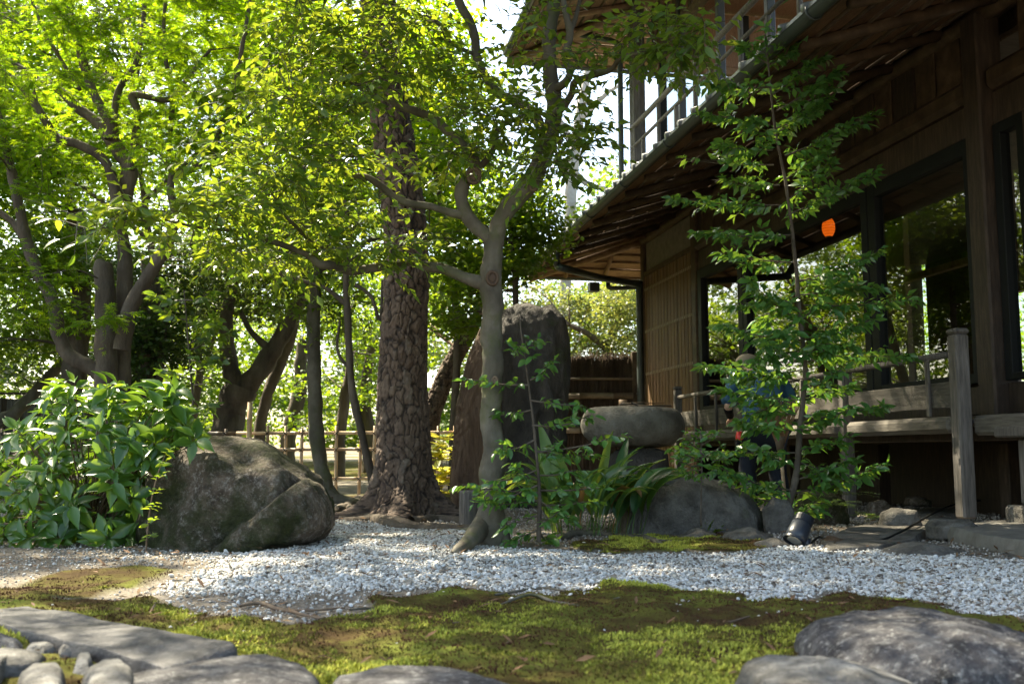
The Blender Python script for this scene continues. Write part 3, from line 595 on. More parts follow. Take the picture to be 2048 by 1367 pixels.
hbar('upper_handrail', (V2, 9.0, 6.77), (V2, 18.1, 6.77), 0.05, M['wood_grey']); hbar('upper_rail', (V2, 9.0, 6.38), (V2, 18.1, 6.38), 0.032, M['wood_grey']); hbar('upper_rail', (V2, 9.0, 5.75), (V2, 18.1, 5.75), 0.04, M['wood_grey'])
for k, u in enumerate(np.arange(9.3, 18.2, 0.9)):
    tall = (k % 2 == 0); hbox('upper_baluster', (V2 - 0.03, V2 + 0.03), (u - 0.04, u + 0.04), (5.3, 6.72 if tall else 6.36), M['wood_grey'], bev=0.01)
for a, b in ((6.42, 8.03), (8.17, 9.83)):
    p = MB(); p.add([list(hc(a, 17.97, 5.6)), list(hc(b, 17.97, 5.6)), list(hc(b, 17.97, 7.95)), list(hc(a, 17.97, 7.95))], [[0, 1, 2, 3]]); hpart('upper_pane', p, M['glass'])
# --- orange lamp inside
lp = hpx(1657, 455, v=6.7)
lm = bpy.data.materials.new('lit orange lamp shade'); lm.use_nodes = True; b = lm.node_tree.nodes['Principled BSDF']; b.inputs['Base Color'].default_value = (0.8, 0.25, 0.05, 1); b.inputs['Emission Color'].default_value = (1, 0.15, 0.012, 1); b.inputs['Emission Strength'].default_value = 0.32
P = hw(*lp); lamp = empty('hanging_lamp', P, 'glowing orange paper lamp hanging inside the veranda window', 'lamp')
mb = MB(); zs = np.linspace(-0.10, 0.10, 9); mb.tube([(P.x, P.y, P.z + q) for q in zs], [0.07 * math.sqrt(max(0.1, 1 - (q / 0.115) ** 2)) for q in zs], 16); mb.build('lamp_shade', lm, lamp, True)
for q in np.linspace(-.075, .075, 6):
    rr_ = 0.0708 * math.sqrt(max(0.1, 1 - (q / 0.115) ** 2)); mb = MB(); mb.tube([(P.x + rr_ * math.cos(t), P.y + rr_ * math.sin(t), P.z + q) for t in np.linspace(0, 6.2832, 22)], .0014, 5, False); mb.build('rib', M['wood_u'], lamp, True)
for q in (-.1, .1):
    mb = MB(); mb.tube([(P.x, P.y, P.z + q - .008), (P.x, P.y, P.z + q + .008)], .035, 16); mb.build('end_cap', M['frame'], lamp, True)
mb = MB(); mb.tube([(P.x, P.y, P.z + 0.10), (P.x, P.y, hz(4.28))], 0.004, 5); mb.build('cord', M['frame'], lamp)
# ============================================================ STONES
def ico(sub):
    bm = bmesh.new(); bmesh.ops.create_icosphere(bm, subdivisions=sub, radius=1); bm.verts.index_update()
    V = np.array([v.co[:] for v in bm.verts]); F = np.array([[v.index for v in f.verts] for f in bm.faces]); bm.free(); return V, F
ICO = {k: ico(k) for k in (2, 3, 4, 5, 6)}
def rock_shape(out, Y, depth, sub=5, amp=0.05, fs=2.2, sq=0.75, seed=0, ridge=0.0, flat=None, strat=0.0, fine=1.0):
    """out: silhouette as pixels at distance Y; depth: half thickness along the view; every direction of a sphere is pushed out to the silhouette"""
    P = np.array([list(U(x, y, Y)) for x, y in out]); cx, cz = (P[:, 0].min() + P[:, 0].max()) / 2, (P[:, 2].min() + P[:, 2].max()) / 2
    xz = np.stack([P[:, 0] - cx, P[:, 2] - cz], 1); A = np.linspace(-math.pi, math.pi, 181); Rr = np.zeros(181); n = len(xz)
    for i, a in enumerate(A):
        d = np.array([math.cos(a), math.sin(a)]); best = 0
        for k in range(n):
            p, q = xz[k], xz[(k + 1) % n]; e = q - p; den = d[0] * e[1] - d[1] * e[0]
            if abs(den) < 1e-9: continue
            t = (p[0] * e[1] - p[1] * e[0]) / den; s_ = (p[0] * d[1] - p[1] * d[0]) / den
            if t > 0 and -1e-6 <= s_ <= 1 + 1e-6: best = max(best, t)
        Rr[i] = best
    V, F = ICO[sub]; V = V.copy(); rad = np.hypot(V[:, 0], V[:, 2]); th = np.arctan2(V[:, 2], V[:, 0])
    Rt = np.interp(th, A, Rr); e = rad ** sq; yy = np.sign(V[:, 1]) * np.abs(V[:, 1]) ** 0.85
    W = np.stack([np.cos(th) * e * Rt + cx, Y + yy * depth, np.sin(th) * e * Rt + cz], 1)
    nrm = V / np.linalg.norm(V, axis=1, keepdims=True); sz = max(np.ptp(xz[:, 0]), 0.1)
    Q = W * (fs / sz); dsp = amp * sz * (0.6 * fbm(Q, 4, seed) + 0.8 * (0.35 - np.abs(fbm(Q * 0.8 + 5, 2, seed + 3))))
    if ridge: dsp += ridge * sz * (-np.abs(fbm(Q * np.array([1.6, 1.6, 0.7]) + 3, 3, seed + 7)))
    if strat: dsp += strat * sz * np.abs(np.sin((W[:, 0] * 1.0 + W[:, 2] * 0.35) * 26 + 3 * fbm(Q * 1.3, 3, seed + 9)))
    front = np.clip(0.35 + np.abs(V[:, 1]), 0, 1)
    W = W + nrm * (dsp * front)[:, None]
    W = W + nrm * (fine * (0.011 * fbm(W * 8, 3, seed + 30) + 0.0035 * fbm(W * 45, 3, seed + 31)))[:, None]
    return W, F
def rock(name, out, Y, depth, m, label, cat='rock', group=None, parent=None, **k):
    W, F = rock_shape(out, Y, depth, **k)
    me = npmesh(name, W, F, m); o = link(name, me, parent)
    if parent is None: tag(o, label, cat, group)
    return o
gran = add_moss(mat('granite boulder', [(0.34, (0.035, 0.026, 0.018)), (0.48, (0.09, 0.068, 0.048)), (0.60, (0.15, 0.115, 0.085)), (0.75, (0.21, 0.172, 0.135))], 9, 0.85, 1.0, 60, dist=0.028, speck=(0.50, (0.36, 0.33, 0.285), 0.9)), scale=2.2, amount=(0.44, 0.58), col=((0.012, 0.017, 0.006), (0.048, 0.055, 0.014)))
dark = add_moss(mat('dark folded rock', [(0.3, (0.03, 0.027, 0.023)), (0.5, (0.06, 0.052, 0.044)), (0.75, (0.12, 0.10, 0.085))], 4, 0.7, 1.0, 30, (1.5, 1.5, 0.6), dist=0.035, speck=(0.6, (0.22, 0.2, 0.18), 0.5)), scale=1.5, amount=(0.56, 0.7))
brown = mat('brown streaked rock', [(0.3, (0.05, 0.028, 0.016)), (0.5, (0.11, 0.065, 0.038)), (0.75, (0.18, 0.115, 0.07))], 3, 0.7, 1.0, 22, (3, 3, 0.5), dist=0.03)
gris = add_moss(mat('grey granite', [(0.32, (0.06, 0.055, 0.047)), (0.5, (0.125, 0.115, 0.10)), (0.72, (0.2, 0.19, 0.165))], 9, 0.8, 1.0, 48, dist=0.024, speck=(0.53, (0.05, 0.045, 0.04), 0.6)), scale=2.0, amount=(0.60, 0.72))
basinm = mat('pecked grey stone', [(0.32, (0.075, 0.068, 0.052)), (0.5, (0.14, 0.13, 0.105)), (0.72, (0.21, 0.2, 0.17))], 7, 0.75, 1.0, 46, dist=0.022, speck=(0.55, (0.055, 0.05, 0.04), 0.55))
fore = mat('blue grey stepping stone', [(0.36, (0.016, 0.015, 0.016)), (0.5, (0.042, 0.04, 0.043)), (0.62, (0.085, 0.083, 0.083)), (0.75, (0.19, 0.19, 0.185))], 14, 0.8, 1.0, 95, dist=0.010, speck=(0.52, (0.30, 0.30, 0.285), 0.85))
slabm = mat('smooth dark slab stone', [(0.32, (0.026, 0.025, 0.026)), (0.5, (0.052, 0.05, 0.051)), (0.72, (0.09, 0.088, 0.087))], 9, 0.65, 0.9, 90, dist=0.008, speck=(0.54, (0.26, 0.26, 0.25), 0.7), spec=0.45)
pale = mat('pale speckled field stone', [(0.34, (0.05, 0.048, 0.043)), (0.5, (0.12, 0.116, 0.105)), (0.68, (0.25, 0.245, 0.225))], 14, 0.8, 1.0, 80, dist=0.012, speck=(0.52, (0.04, 0.037, 0.033), 0.8))

# left boulder: main mass and the low shoulder at its right foot, one stone
A_, FA = rock_shape([(292, 1150), (286, 1060), (292, 990), (312, 940), (345, 900), (400, 872), (470, 863), (520, 872), (560, 893), (600, 922), (640, 960), (658, 1005), (650, 1070), (560, 1120), (460, 1150), (380, 1160)], 5.75, 0.52, 6, 0.06, 1.7, 0.62, 3, ridge=0.12)
B_, FB = rock_shape([(425, 1135), (440, 1095), (500, 1035), (560, 1000), (615, 955), (640, 968), (660, 1005), (668, 1050), (640, 1080), (560, 1105), (480, 1145)], 5.52, 0.42, 6, 0.05, 2.2, 0.5, 9, ridge=0.07)
o = link('boulder', npmesh('boulder', np.concatenate([A_, B_]), np.concatenate([FA, FB + len(A_)]), gran)); tag(o, 'big rounded mossy brown boulder on the gravel beside the large leaved shrub', 'boulder')
# standing stones
rock('standing_stone', [(945, 1060), (935, 960), (945, 850), (955, 720), (965, 655), (1000, 625), (1040, 608), (1085, 612), (1108, 604), (1130, 640), (1140, 700), (1138, 800), (1130, 900), (1120, 1000), (1110, 1070)], 9.3, 0.40, dark, 'tall dark upright rock with rounded top behind the smooth trunk', 'rock', sub=6, amp=0.06, fs=3.0, sq=0.55, seed=21, strat=0.015, ridge=0.09)
rock('standing_stone', [(905, 1050), (900, 960), (908, 880), (915, 800), (930, 735), (945, 690), (962, 655), (985, 660), (1000, 740), (1005, 850), (1005, 1060)], 9.0, 0.28, brown, 'slender reddish brown upright rock between the pine and the smooth trunk', 'rock', sub=6, amp=0.05, fs=3.0, sq=0.6, seed=41, strat=0.03)
# basin, its base and the rock at the right of the leaf clump
def basin_mesh():
    n, k = 96, 0; prof = [(0.0, -0.155), (0.12, -0.155), (0.24, -0.15), (0.33, -0.125), (0.395, -0.075), (0.425, -0.01), (0.425, 0.05), (0.40, 0.115), (0.365, 0.152), (0.32, 0.168), (0.26, 0.172), (0.22, 0.168), (0.19, 0.14), (0.17, 0.07), (0.0, 0.06)]
    pr = spline([(a, 0, b) for a, b in prof], 5)[:, [0, 2]]; an = np.arange(n) * 2 * math.pi / n; V = []
    for a, b in pr:
        a = max(a, 0.0005); V.append(np.stack([a * np.cos(an) * 1.0, a * np.sin(an) * 0.92, np.full(n, b)], 1))
    V = np.concatenate(V); j = np.arange(n); F = np.concatenate([np.stack([i * n + j, i * n + (j + 1) % n, (i + 1) * n + (j + 1) % n, (i + 1) * n + j], 1) for i in range(len(pr) - 1)])
    V = V * (1 + 0.010 * fbm(V * 2.2, 3, 5)[:, None]) + 0.002 * fbm(V * 45, 2, 6)[:, None]
    V[:, 2] += 0.02 * (V[:, 0] / 0.4) * -0.3
    return V, F
BY = 8.3; bc = U(1265, 856, BY); V, F = basin_mesh(); V = V * np.array([1.01, 1, 1.0]) + np.array(bc)
basin = empty('water_basin', bc, 'low round grey stone water basin resting on a dark base stone', 'basin')
link('basin_bowl', npmesh('basin_bowl', V, F, basinm), basin)
wm = bpy.data.materials.new('still water'); wm.use_nodes = True; b = wm.node_tree.nodes['Principled BSDF']; b.inputs['Base Color'].default_value = (0.02, 0.025, 0.02, 1); b.inputs['Roughness'].default_value = 0.05
an = np.arange(40) * 2 * math.pi / 40; V = np.vstack([[0, 0, 0], np.stack([0.2 * np.cos(an), 0.185 * np.sin(an), an * 0], 1)]) + np.array(bc) + [0, 0, 0.135]
link('water', npmesh('water', V, np.array([[0, 1 + j, 1 + (j + 1) % 40] for j in range(40)]), wm, False), basin)
# bamboo rest and ladle across the basin
bam = mat('dry bamboo', [(0.3, (0.26, 0.17, 0.10)), (0.55, (0.44, 0.31, 0.19)), (0.75, (0.58, 0.44, 0.28))], 5, 0.4, 0.2, 30, (1, 1, 1), vary=0.2)
bamd = mat('old brown bamboo', [(0.3, (0.09, 0.065, 0.045)), (0.55, (0.16, 0.12, 0.085)), (0.75, (0.24, 0.19, 0.14))], 5, 0.5, 0.2, 30, (1, 1, 1), vary=0.2)
rest = empty('bamboo_rest', U(1275, 812, BY), 'thin bamboo rods bound together across the top of the stone basin', 'bamboo rest')
for a, b in (((1238, 812), (1342, 811)), ((1240, 808), (1290, 805)), ((1250, 816), (1336, 816))):
    mb = MB(); mb.tube([U(*a, BY - 0.12), U(*b, BY + 0.12)], 0.008, 8); mb.build('rod', bamd, rest, True)
mb = MB()
for k in range(5): mb.tube([U(1266 + k * 2, 808 + k, BY - 0.06) + Vector((0.012 * math.cos(t), 0.05 * t / 3, 0.014 * math.sin(t))) for t in np.linspace(0, 6.28, 10)], 0.004, 5)
mb.build('binding', M['frame'], rest, True)
lad = empty('water_ladle', U(1236, 805, BY + .1), 'small round wooden ladle cup standing on the rim of the stone basin', 'ladle')
mb = MB(); c = U(1246, 806, BY + 0.15); mb.tube([c + Vector((0, 0, z_)) for z_ in (-0.035, 0.03)], 0.036, 16); mb.build('cup', M['wood_log'], lad, True)
mb = MB(); mb.tube([c, U(1330, 806, BY + .3)], 0.005, 6); mb.build('handle', M['wood_log'], lad, True)
rock('base_stone', [(1212, 1020), (1216, 950), (1222, 908), (1235, 897), (1300, 896), (1328, 905), (1338, 945), (1345, 1020)], 8.25, 0.30, dark, 'dark squat stone that carries the round water basin', 'rock', sub=5, amp=0.04, sq=0.5, seed=51)
rock('boulder', [(1232, 1105), (1236, 1040), (1252, 985), (1290, 955), (1340, 944), (1400, 946), (1460, 962), (1500, 990), (1522, 1030), (1520, 1075), (1500, 1110), (1360, 1120)], 6.65, 0.42, gris, 'rounded grey granite boulder in front of the stone basin', 'boulder', sub=6, amp=0.05, fs=2.2, sq=0.58, seed=61, ridge=0.04)
# small stones by the spotlight and under the veranda
small = [([(1440, 1100), (1455, 1065), (1500, 1055), (1545, 1072), (1560, 1100)], 5.75, gris, 'low grey stone beside the tiny ferny plant at the moss edge'),
         ([(1500, 1112), (1515, 1084), (1550, 1076), (1590, 1090), (1600, 1115)], 5.35, gris, 'flat rounded stone just left of the garden spotlight'),
         ([(1530, 1090), (1528, 1020), (1545, 990), (1575, 1000), (1590, 1050), (1590, 1090)], 6.3, gris, 'upright wedge of stone behind the tall sapling stem'),
         ([(1595, 1060), (1590, 1010), (1600, 985), (1650, 975), (1690, 1000), (1700, 1060)], 7.2, gran, 'brown mossy stone behind the tall sapling and spotlight'),
         ([(1640, 1105), (1640, 1082), (1660, 1072), (1700, 1080), (1720, 1100), (1700, 1110)], 5.5, brown, 'small brown stone under the spotlight cable'),
         ([(1762, 1055), (1764, 1025), (1790, 1013), (1830, 1020), (1840, 1055)], 6.7, gris, 'small pale stone behind the middle veranda post'),
         ([(1735, 1030), (1738, 1003), (1765, 1000), (1785, 1012), (1788, 1035)], 7.8, gran, 'rounded brown stone deep under the veranda'),
         ([(1812, 1010), (1815, 995), (1840, 992), (1862, 1000), (1862, 1015)], 8.4, gran, 'rearmost small stone under the veranda floor'),
         ([(1380, 1080), (1340, 1076), (1400, 1058), (1440, 1068), (1430, 1085)], 6.0, gris, 'low pale stone at the foot of the grey boulder')]
for i, (ol, Y, m, lb) in enumerate(small): rock('stone', ol, Y, m_per_px(Y) * (max(p[0] for p in ol) - min(p[0] for p in ol)) * 0.42, m, lb, 'rock', 'small stones along the veranda', sub=4, amp=0.05, sq=0.6, seed=80 + i)
# flat slabs made from ground outlines
def slab(name, pts, ztop, zbot, m, label, cat, bulge=0.0, amp=0.006, seed=0, rim=0.03, group=None, pxz=None):
    P = np.array([list(G(x, y, ztop if pxz is None else pxz))[:2] for x, y in pts]); c = P.mean(0)
    # resample outline, add raggedness
    n = 120; d = np.r_[0, np.cumsum(np.linalg.norm(np.diff(np.vstack([P, P[:1]]), axis=0), axis=1))]; t = np.linspace(0, d[-1], n, endpoint=False)
    Q = np.stack([np.interp(t, d, np.r_[P[:, k], P[0, k]]) for k in (0, 1)], 1); rag = 1 + 0.6 * amp * fbm(pn(Q[:, 0] * 7, Q[:, 1] * 7), 3, seed) / 0.02 * 0.1
    Q = c + (Q - c) * rag[:, None]; L_ = 26; V = []; sz = d[-1] / 6.28; rim = min(rim, .5 * sz); bulge = min(bulge, .13 * sz)
    for i in range(L_ + 1):
        s = 1 - (i / L_) ** 1.9; q = c + (Q - c) * s; edge = (1 - s) * sz
        z = ztop - rim * max(0, 1 - edge / (rim * 1.2)) ** 2 + bulge * (1 - s ** 2) + amp * fbm(pn(q[:, 0] * 6, q[:, 1] * 6), 4, seed + 2)
        V.append(np.column_stack([q, z]))
    rows = []
    for f in (0.97, 1.02, 1.03, 1.0): pass
    side = []
    for j, zf in enumerate((0.0, 0.35, 0.7)):
        z = zbot + (ztop - rim - zbot) * zf; q = c + (Q - c) * (1.0 + 0.01 * j)
        side.append(np.column_stack([q + 0.006 * np.stack([fbm(pn(q[:, 0] * 20, q[:, 1] * 20 + j), 2, seed + 5)] * 2, 1), np.full(n, z)]))
    V = np.concatenate(side + V); R_ = L_ + 4; j = np.arange(n); F = np.concatenate([np.stack([i * n + j, i * n + (j + 1) % n, (i + 1) * n + (j + 1) % n, (i + 1) * n + j], 1) for i in range(R_ - 1)])
    o = link(name, npmesh(name, V, F, m)); return tag(o, label, cat, group)
slab('stone_slab', [(-100, 1223), (0, 1211), (51, 1206), (137, 1222), (239, 1242), (475, 1286), (478, 1294), (335, 1330), (326, 1330), (284, 1316), (219, 1300), (137, 1280), (44, 1257), (0, 1246)], 0.07, -0.05, slabm, 'long straight cut dark stone slab crossing the lower left corner', 'paving slab', seed=3, rim=0.012)
G1 = 'rounded stones set in moss at the lower left'
cob = [([(-60, 1400), (-80, 1310), (0, 1296), (60, 1300), (105, 1312), (70, 1335), (10, 1340)], 'flat grey stone at the left edge below the long slab'),
       ([(30, 1420), (32, 1345), (60, 1328), (120, 1326), (135, 1340), (130, 1420)], 'rounded grey stone at the bottom, second from the left corner'),
       ([(142, 1330), (150, 1305), (185, 1300), (192, 1318), (180, 1332)], 'smallest pale round stone close to the slab corner'),
       ([(165, 1400), (160, 1345), (200, 1322), (245, 1320), (275, 1345), (280, 1400)], 'bright speckled stone at the bottom under the slab corner'),
       ([(120, 1297), (118, 1288), (150, 1286), (152, 1296)], 'tiny stone in the moss beside the slab'),
       ([(-40, 1292), (-60, 1272), (0, 1264), (60, 1276), (50, 1290)], 'low mossy stone against the long slab at the left edge'),
       ([(45, 1295), (50, 1284), (100, 1280), (118, 1288), (90, 1296)], 'thin buried stone in sunlit moss at the left')]
for i, (ol, lb) in enumerate(cob): slab('set_stone', ol, 0.062 if i in (1, 3) else 0.055, -0.05, pale if i != 5 else fore, lb, 'stone', bulge=0.022, seed=20 + i, rim=0.04, group=G1)
slab('stepping_stone', [(130, 1500), (215, 1352), (330, 1326), (430, 1310), (540, 1306), (620, 1325), (652, 1350), (690, 1500)], 0.05, -0.06, fore, 'broad oval dark stepping stone at the bottom below the slab', 'stepping stone', 0.022, seed=31, rim=0.05)
slab('stepping_stone', [(580, 1500), (650, 1352), (760, 1330), (850, 1326), (950, 1338), (1060, 1368), (1120, 1500)], 0.05, -0.06, fore, 'flat dark speckled stepping stone at the bottom centre of the moss', 'stepping stone', 0.012, seed=32, rim=0.05)
rock('stepping_stone', [(1594, 1430), (1602, 1318), (1612, 1290), (1665, 1255), (1750, 1236), (1850, 1232), (1950, 1246), (2080, 1276), (2250, 1300), (2300, 1460), (1900, 1500)], 2.35, 0.32, fore, 'largest dark grey boulder like stepping stone in the lower right corner', 'stepping stone', sub=6, amp=0.022, fs=2.2, sq=0.55, seed=33)
rock('stepping_stone', [(1480, 1430), (1510, 1350), (1560, 1336), (1680, 1332), (1760, 1348), (1830, 1368), (1860, 1440)], 2.0, 0.20, pale, 'pale lichen speckled stone at the bottom in front of the large corner stone', 'stepping stone', sub=5, amp=0.02, sq=0.55, seed=34)
# paving by the veranda
conc = mat('old aggregate paving', [(0.3, (0.10, 0.094, 0.082)), (0.5, (0.16, 0.15, 0.13)), (0.72, (0.22, 0.207, 0.185))], 8, 0.9, 0.6, 60, dist=0.008, speck=(0.62, (0.07, 0.065, 0.06), 0.8))
slab('paving', [(1900, 1052), (1960, 1040), (2100, 1034), (2500, 1030), (2900, 1120), (2200, 1110), (2040, 1080), (1960, 1065)], 0.085, -0.05, conc, 'raised grey aggregate paving slab at the right below the near pillar', 'paving slab', seed=40, rim=0.012)
slab('flat_stone', [(1640, 1080), (1700, 1052), (1850, 1040), (1870, 1044), (1830, 1075), (1760, 1090), (1660, 1094)], 0.03, -0.05, gris, 'large flat grey stone behind the spotlight cable', 'flat stone', seed=41, rim=0.02, group='flat stones by the veranda')
slab('flat_stone', [(1775, 1045), (1800, 1022), (1900, 1010), (1945, 1016), (1920, 1036), (1850, 1040)], 0.02, -0.05, conc, 'pale flat slab under the veranda edge between the two posts', 'flat stone', seed=42, rim=0.02, group='flat stones by the veranda')
for i, (ol, Y, lb) in enumerate([([(1862, 1080), (1860, 1050), (1880, 1038), (1930, 1036), (1950, 1050), (1930, 1075)], 5.9, 'rounded pale stone touching the left end of the raised paving'),
                                 ([(1740, 1120), (1760, 1100), (1840, 1085), (1900, 1095), (1990, 1112), (1990, 1140), (1800, 1140)], 5.1, 'low grey rock between the gravel and the raised paving'),
                                 ([(1950, 1150), (1980, 1112), (2060, 1102), (2150, 1110), (2200, 1150)], 4.9, 'low pebbly rock at the right edge in front of the raised paving')]):
    rock('stone', ol, Y, 0.16, gris, lb, 'rock', 'small stones along the veranda', sub=5, amp=0.04, sq=0.6, seed=120 + i)
# footing stone of the near pillar
Pf = hw(5.32, 6.7, 0.0); o = MB(); o.bbox(np.array([Pf.x - 0.17, Pf.y - 0.16, 0.02]), np.array([Pf.x + 0.17, Pf.y + 0.16, 0.185]), 0.02)
o = o.build('footing_stone', gris); tag(o, 'squared stone footing under the near veranda pillar', 'footing stone')
# ============================================================ PLANTS
def unit(a): return a / np.maximum(np.linalg.norm(a, axis=-1, keepdims=True), 1e-9)
# leaf templates: local x across, y along, z up
def tmpl_simple():      # 4 triangles, folded and drooping
    V = np.array([[0, 0, 0], [-.5, .42, .07], [0, .45, 0], [.5, .42, .07], [0, 1, -.12]]); F = np.array([[0, 2, 1], [0, 3, 2], [1, 2, 4], [2, 3, 4]]); return V, F
def tmpl_fine():        # smooth oval with pointed tip
    ys = np.array([0, .12, .32, .55, .78, .92, 1.0]); ws = np.array([.03, .28, .48, .5, .33, .12, 0.0]); z = -0.16 * ys ** 2
    V = []; F = []
    for y, w_, z_ in zip(ys, ws, z): V += [[-w_, y, z_ + w_ * .16], [0, y, z_], [w_, y, z_ + w_ * .16]]
    for i in range(len(ys) - 1):
        a = 3 * i; F += [[a, a + 1, a + 4], [a, a + 4, a + 3], [a + 1, a + 2, a + 5], [a + 1, a + 5, a + 4]]
    return np.array(V), np.array(F)
def tmpl_maple():
    V = [[0, 0.0, 0]]; F = []
    for a, l in ((0, 1.0), (38, .92), (-38, .92), (80, .7), (-80, .7)):
        t = R(a); d = np.array([math.sin(t), math.cos(t)]); s = np.array([d[1], -d[0]]); b = len(V)
        for q, h in ((d * l * .45 - s * .10, .0), (d * l * .45 + s * .10, .0), (d * l, -.12 * l)): V.append([q[0], q[1] + .05, h])
        F += [[0, b + 1, b], [b, b + 1, b + 2]]
    return np.array(V), np.array(F)
def tmpl_bg():
    V = np.array([[0, 0, 0], [-.42, .5, .06], [.42, .5, .06], [0, 1, -.08]]); return V, np.array([[0, 2, 1], [1, 2, 3]])
T_S, T_F, T_M, T_B = tmpl_simple(), tmpl_fine(), tmpl_maple(), tmpl_bg()
def place(T, P, D, Nn, L_, W_):
    """all leaves as one vertex array; D direction, Nn rough normal, L_ length, W_ width"""
    D = unit(D); X = unit(np.cross(D, Nn)); Z = np.cross(X, D); V, F = T; n = len(P)
    A = (P[:, None, :] + V[None, :, 0, None] * (X * W_[:, None])[:, None, :] + V[None, :, 1, None] * (D * L_[:, None])[:, None, :] + V[None, :, 2, None] * (Z * L_[:, None])[:, None, :])
    Fa = (F[None] + (np.arange(n) * len(V))[:, None, None]).reshape(-1, 3); return A.reshape(-1, 3), Fa
SUNV = np.array(list(sd))
# gaps in the crowns: shafts along which the sun comes down to the ground, the fence and single sprays
GAPS = ([(G(x, y, .02), r) for x, y, r in ((-40, 1165, .35), (40, 1160, .32), (120, 1158, .3), (200, 1152, .34), (290, 1146, .30), (360, 1142, .26), (420, 1140, .13), (440, 1160, .10), (330, 1172, .12), (60, 1222, .18), (180, 1240, .12), (20, 1270, .09), (60, 1330, .10), (200, 1310, .05), (720, 1075, .12), (760, 1062, .14), (470, 1120, .12), (860, 1090, .06))]
        + [(U(x, y, 10.6), .34) for x in range(510, 921, 55) for y in (862, 930)] + [(U(x, 860, 10.6), .25) for x in (20, 80)]
        + [(U(x, y, Y), r) for x, y, Y, r in ((1560, 330, 6.5, .3), (1630, 590, 6.5, .35), (1520, 740, 6.5, .2), (1650, 820, 6.5, .25), (1120, 700, 19.5, 1.2), (1240, 640, 19.5, 1.2), (1200, 925, 19, 1.6))] + [(G(x, y, .05), r) for x, y, r in ((700, 1002, .3), (650, 1010, .25), (740, 985, .4), (600, 965, .6), (880, 960, .8), (700, 950, 1.0), (780, 945, 1.0))]
        + [(U(x, y, Y), r) for x, y, Y, r in ((438, 1032, 5.22, .05), (430, 1000, 5.25, .035), (445, 1075, 5.2, .045), (470, 1065, 5.1, .03), (880, 905, 10, .4), (880, 950, 10, .3), (885, 770, 14.4, .5), (650, 940, 9.6, .12), (655, 985, 9.6, .2), (632, 850, 9.6, .07), (560, 330, 5.1, .32), (650, 130, 5.2, .3), (480, 420, 5.0, .34), (740, 60, 5.3, .28), (620, 450, 5.3, .3), (740, 380, 5.3, .25), (880, 120, 5.4, .25), (280, 830, 5.4, .28), (210, 840, 5.4, .25), (340, 860, 5.4, .2), (120, 860, 5.4, .2), (200, 200, 8.5, .8), (80, 120, 8.5, .6), (380, 120, 8.6, .7), (330, 270, 8.6, .5), (590, 220, 5.1, .28), (790, 490, 5.3, .15), (610, 1, 5.3, .25))])
def open_to_sun(P):
    keep = np.ones(len(P), bool)
    for g_, r in GAPS:
        d = P - np.array(list(g_)); t = d @ SUNV; q = np.linalg.norm(d - t[:, None] * SUNV, axis=1); keep &= ~((q < r) & (t > 1.0))
    return keep
def leafmesh(name, T, lv, m, parent=None, kind='stuff', var=None):
    if var is None: kp_ = open_to_sun(lv[0]); lv = tuple(a[kp_] for a in lv)
    P, D, Nn, L_, W_ = lv; V, F = place(T, P, D, Nn, L_, W_); k = len(T[0])
    v = np.repeat(RNG.uniform(0, 1, len(P)) if var is None else var, k)
    o = link(name, npmesh(name, V, F, m, True, {'var': v}), parent)
    if kind: o['kind'] = kind
    return o
def leafobjs(name, T, lv, mo, parent, Lref, aspect):
    """single leaves as parts that share one mesh"""
    V = T[0] * np.array([aspect, 1, 1]); me = npmesh(name, V * 1.0, T[1], mo); inv = pmat(parent).inverted()
    P, D, Nn, L_, W_ = lv; D = unit(D); X = unit(np.cross(D, Nn)); Z = np.cross(X, D)
    for i in range(len(P)):
        o = bpy.data.objects.new(name, me); COL.objects.link(o); o.parent = parent
        l = L_[i]; Mx = Matrix(((X[i][0] * l, D[i][0] * l, Z[i][0] * l, P[i][0]), (X[i][1] * l, D[i][1] * l, Z[i][1] * l, P[i][1]), (X[i][2] * l, D[i][2] * l, Z[i][2] * l, P[i][2]), (0, 0, 0, 1)))
        o.matrix_parent_inverse = inv; o.matrix_basis = Mx
def twig_leaves(A, B, nl, ll, asp=0.42, spread=55, droop=0.25, up=1.0, jit=0.35, t0=0.12, bend=0.0):
    """leaves alternately along twigs from A to B, arrays (n,3)"""
    n = len(A); t = np.linspace(t0, 1.0, nl)[None, :, None] + RNG.uniform(-.03, .03, (n, nl, 1)); AB = B - A
    P = A[:, None] + AB[:, None] * t; P[..., 2] -= bend * (t[..., 0] ** 2) * np.linalg.norm(AB, axis=1)[:, None]
    d = unit(AB)[:, None]; upv = np.array([0, 0, 1.0]); s = unit(np.cross(d, upv) + 1e-6); side = np.where(np.arange(nl) % 2 == 0, 1, -1)[None, :, None]
    ang = np.radians(spread) * (1 - 0.75 * (t > 0.97)) + RNG.normal(0, 0.25, (n, nl, 1)); D = d * np.cos(ang) + s * side * np.sin(ang); D = D + upv * (RNG.normal(-droop, jit * .6, (n, nl, 1)))
    Nn = upv * up + RNG.normal(0, jit, (n, nl, 3)); L_ = ll * RNG.uniform(.65, 1.15, (n, nl)); k = n * nl
    return P.reshape(-1, 3), D.reshape(-1, 3), Nn.reshape(-1, 3), L_.reshape(-1), L_.reshape(-1) * asp * 1.0
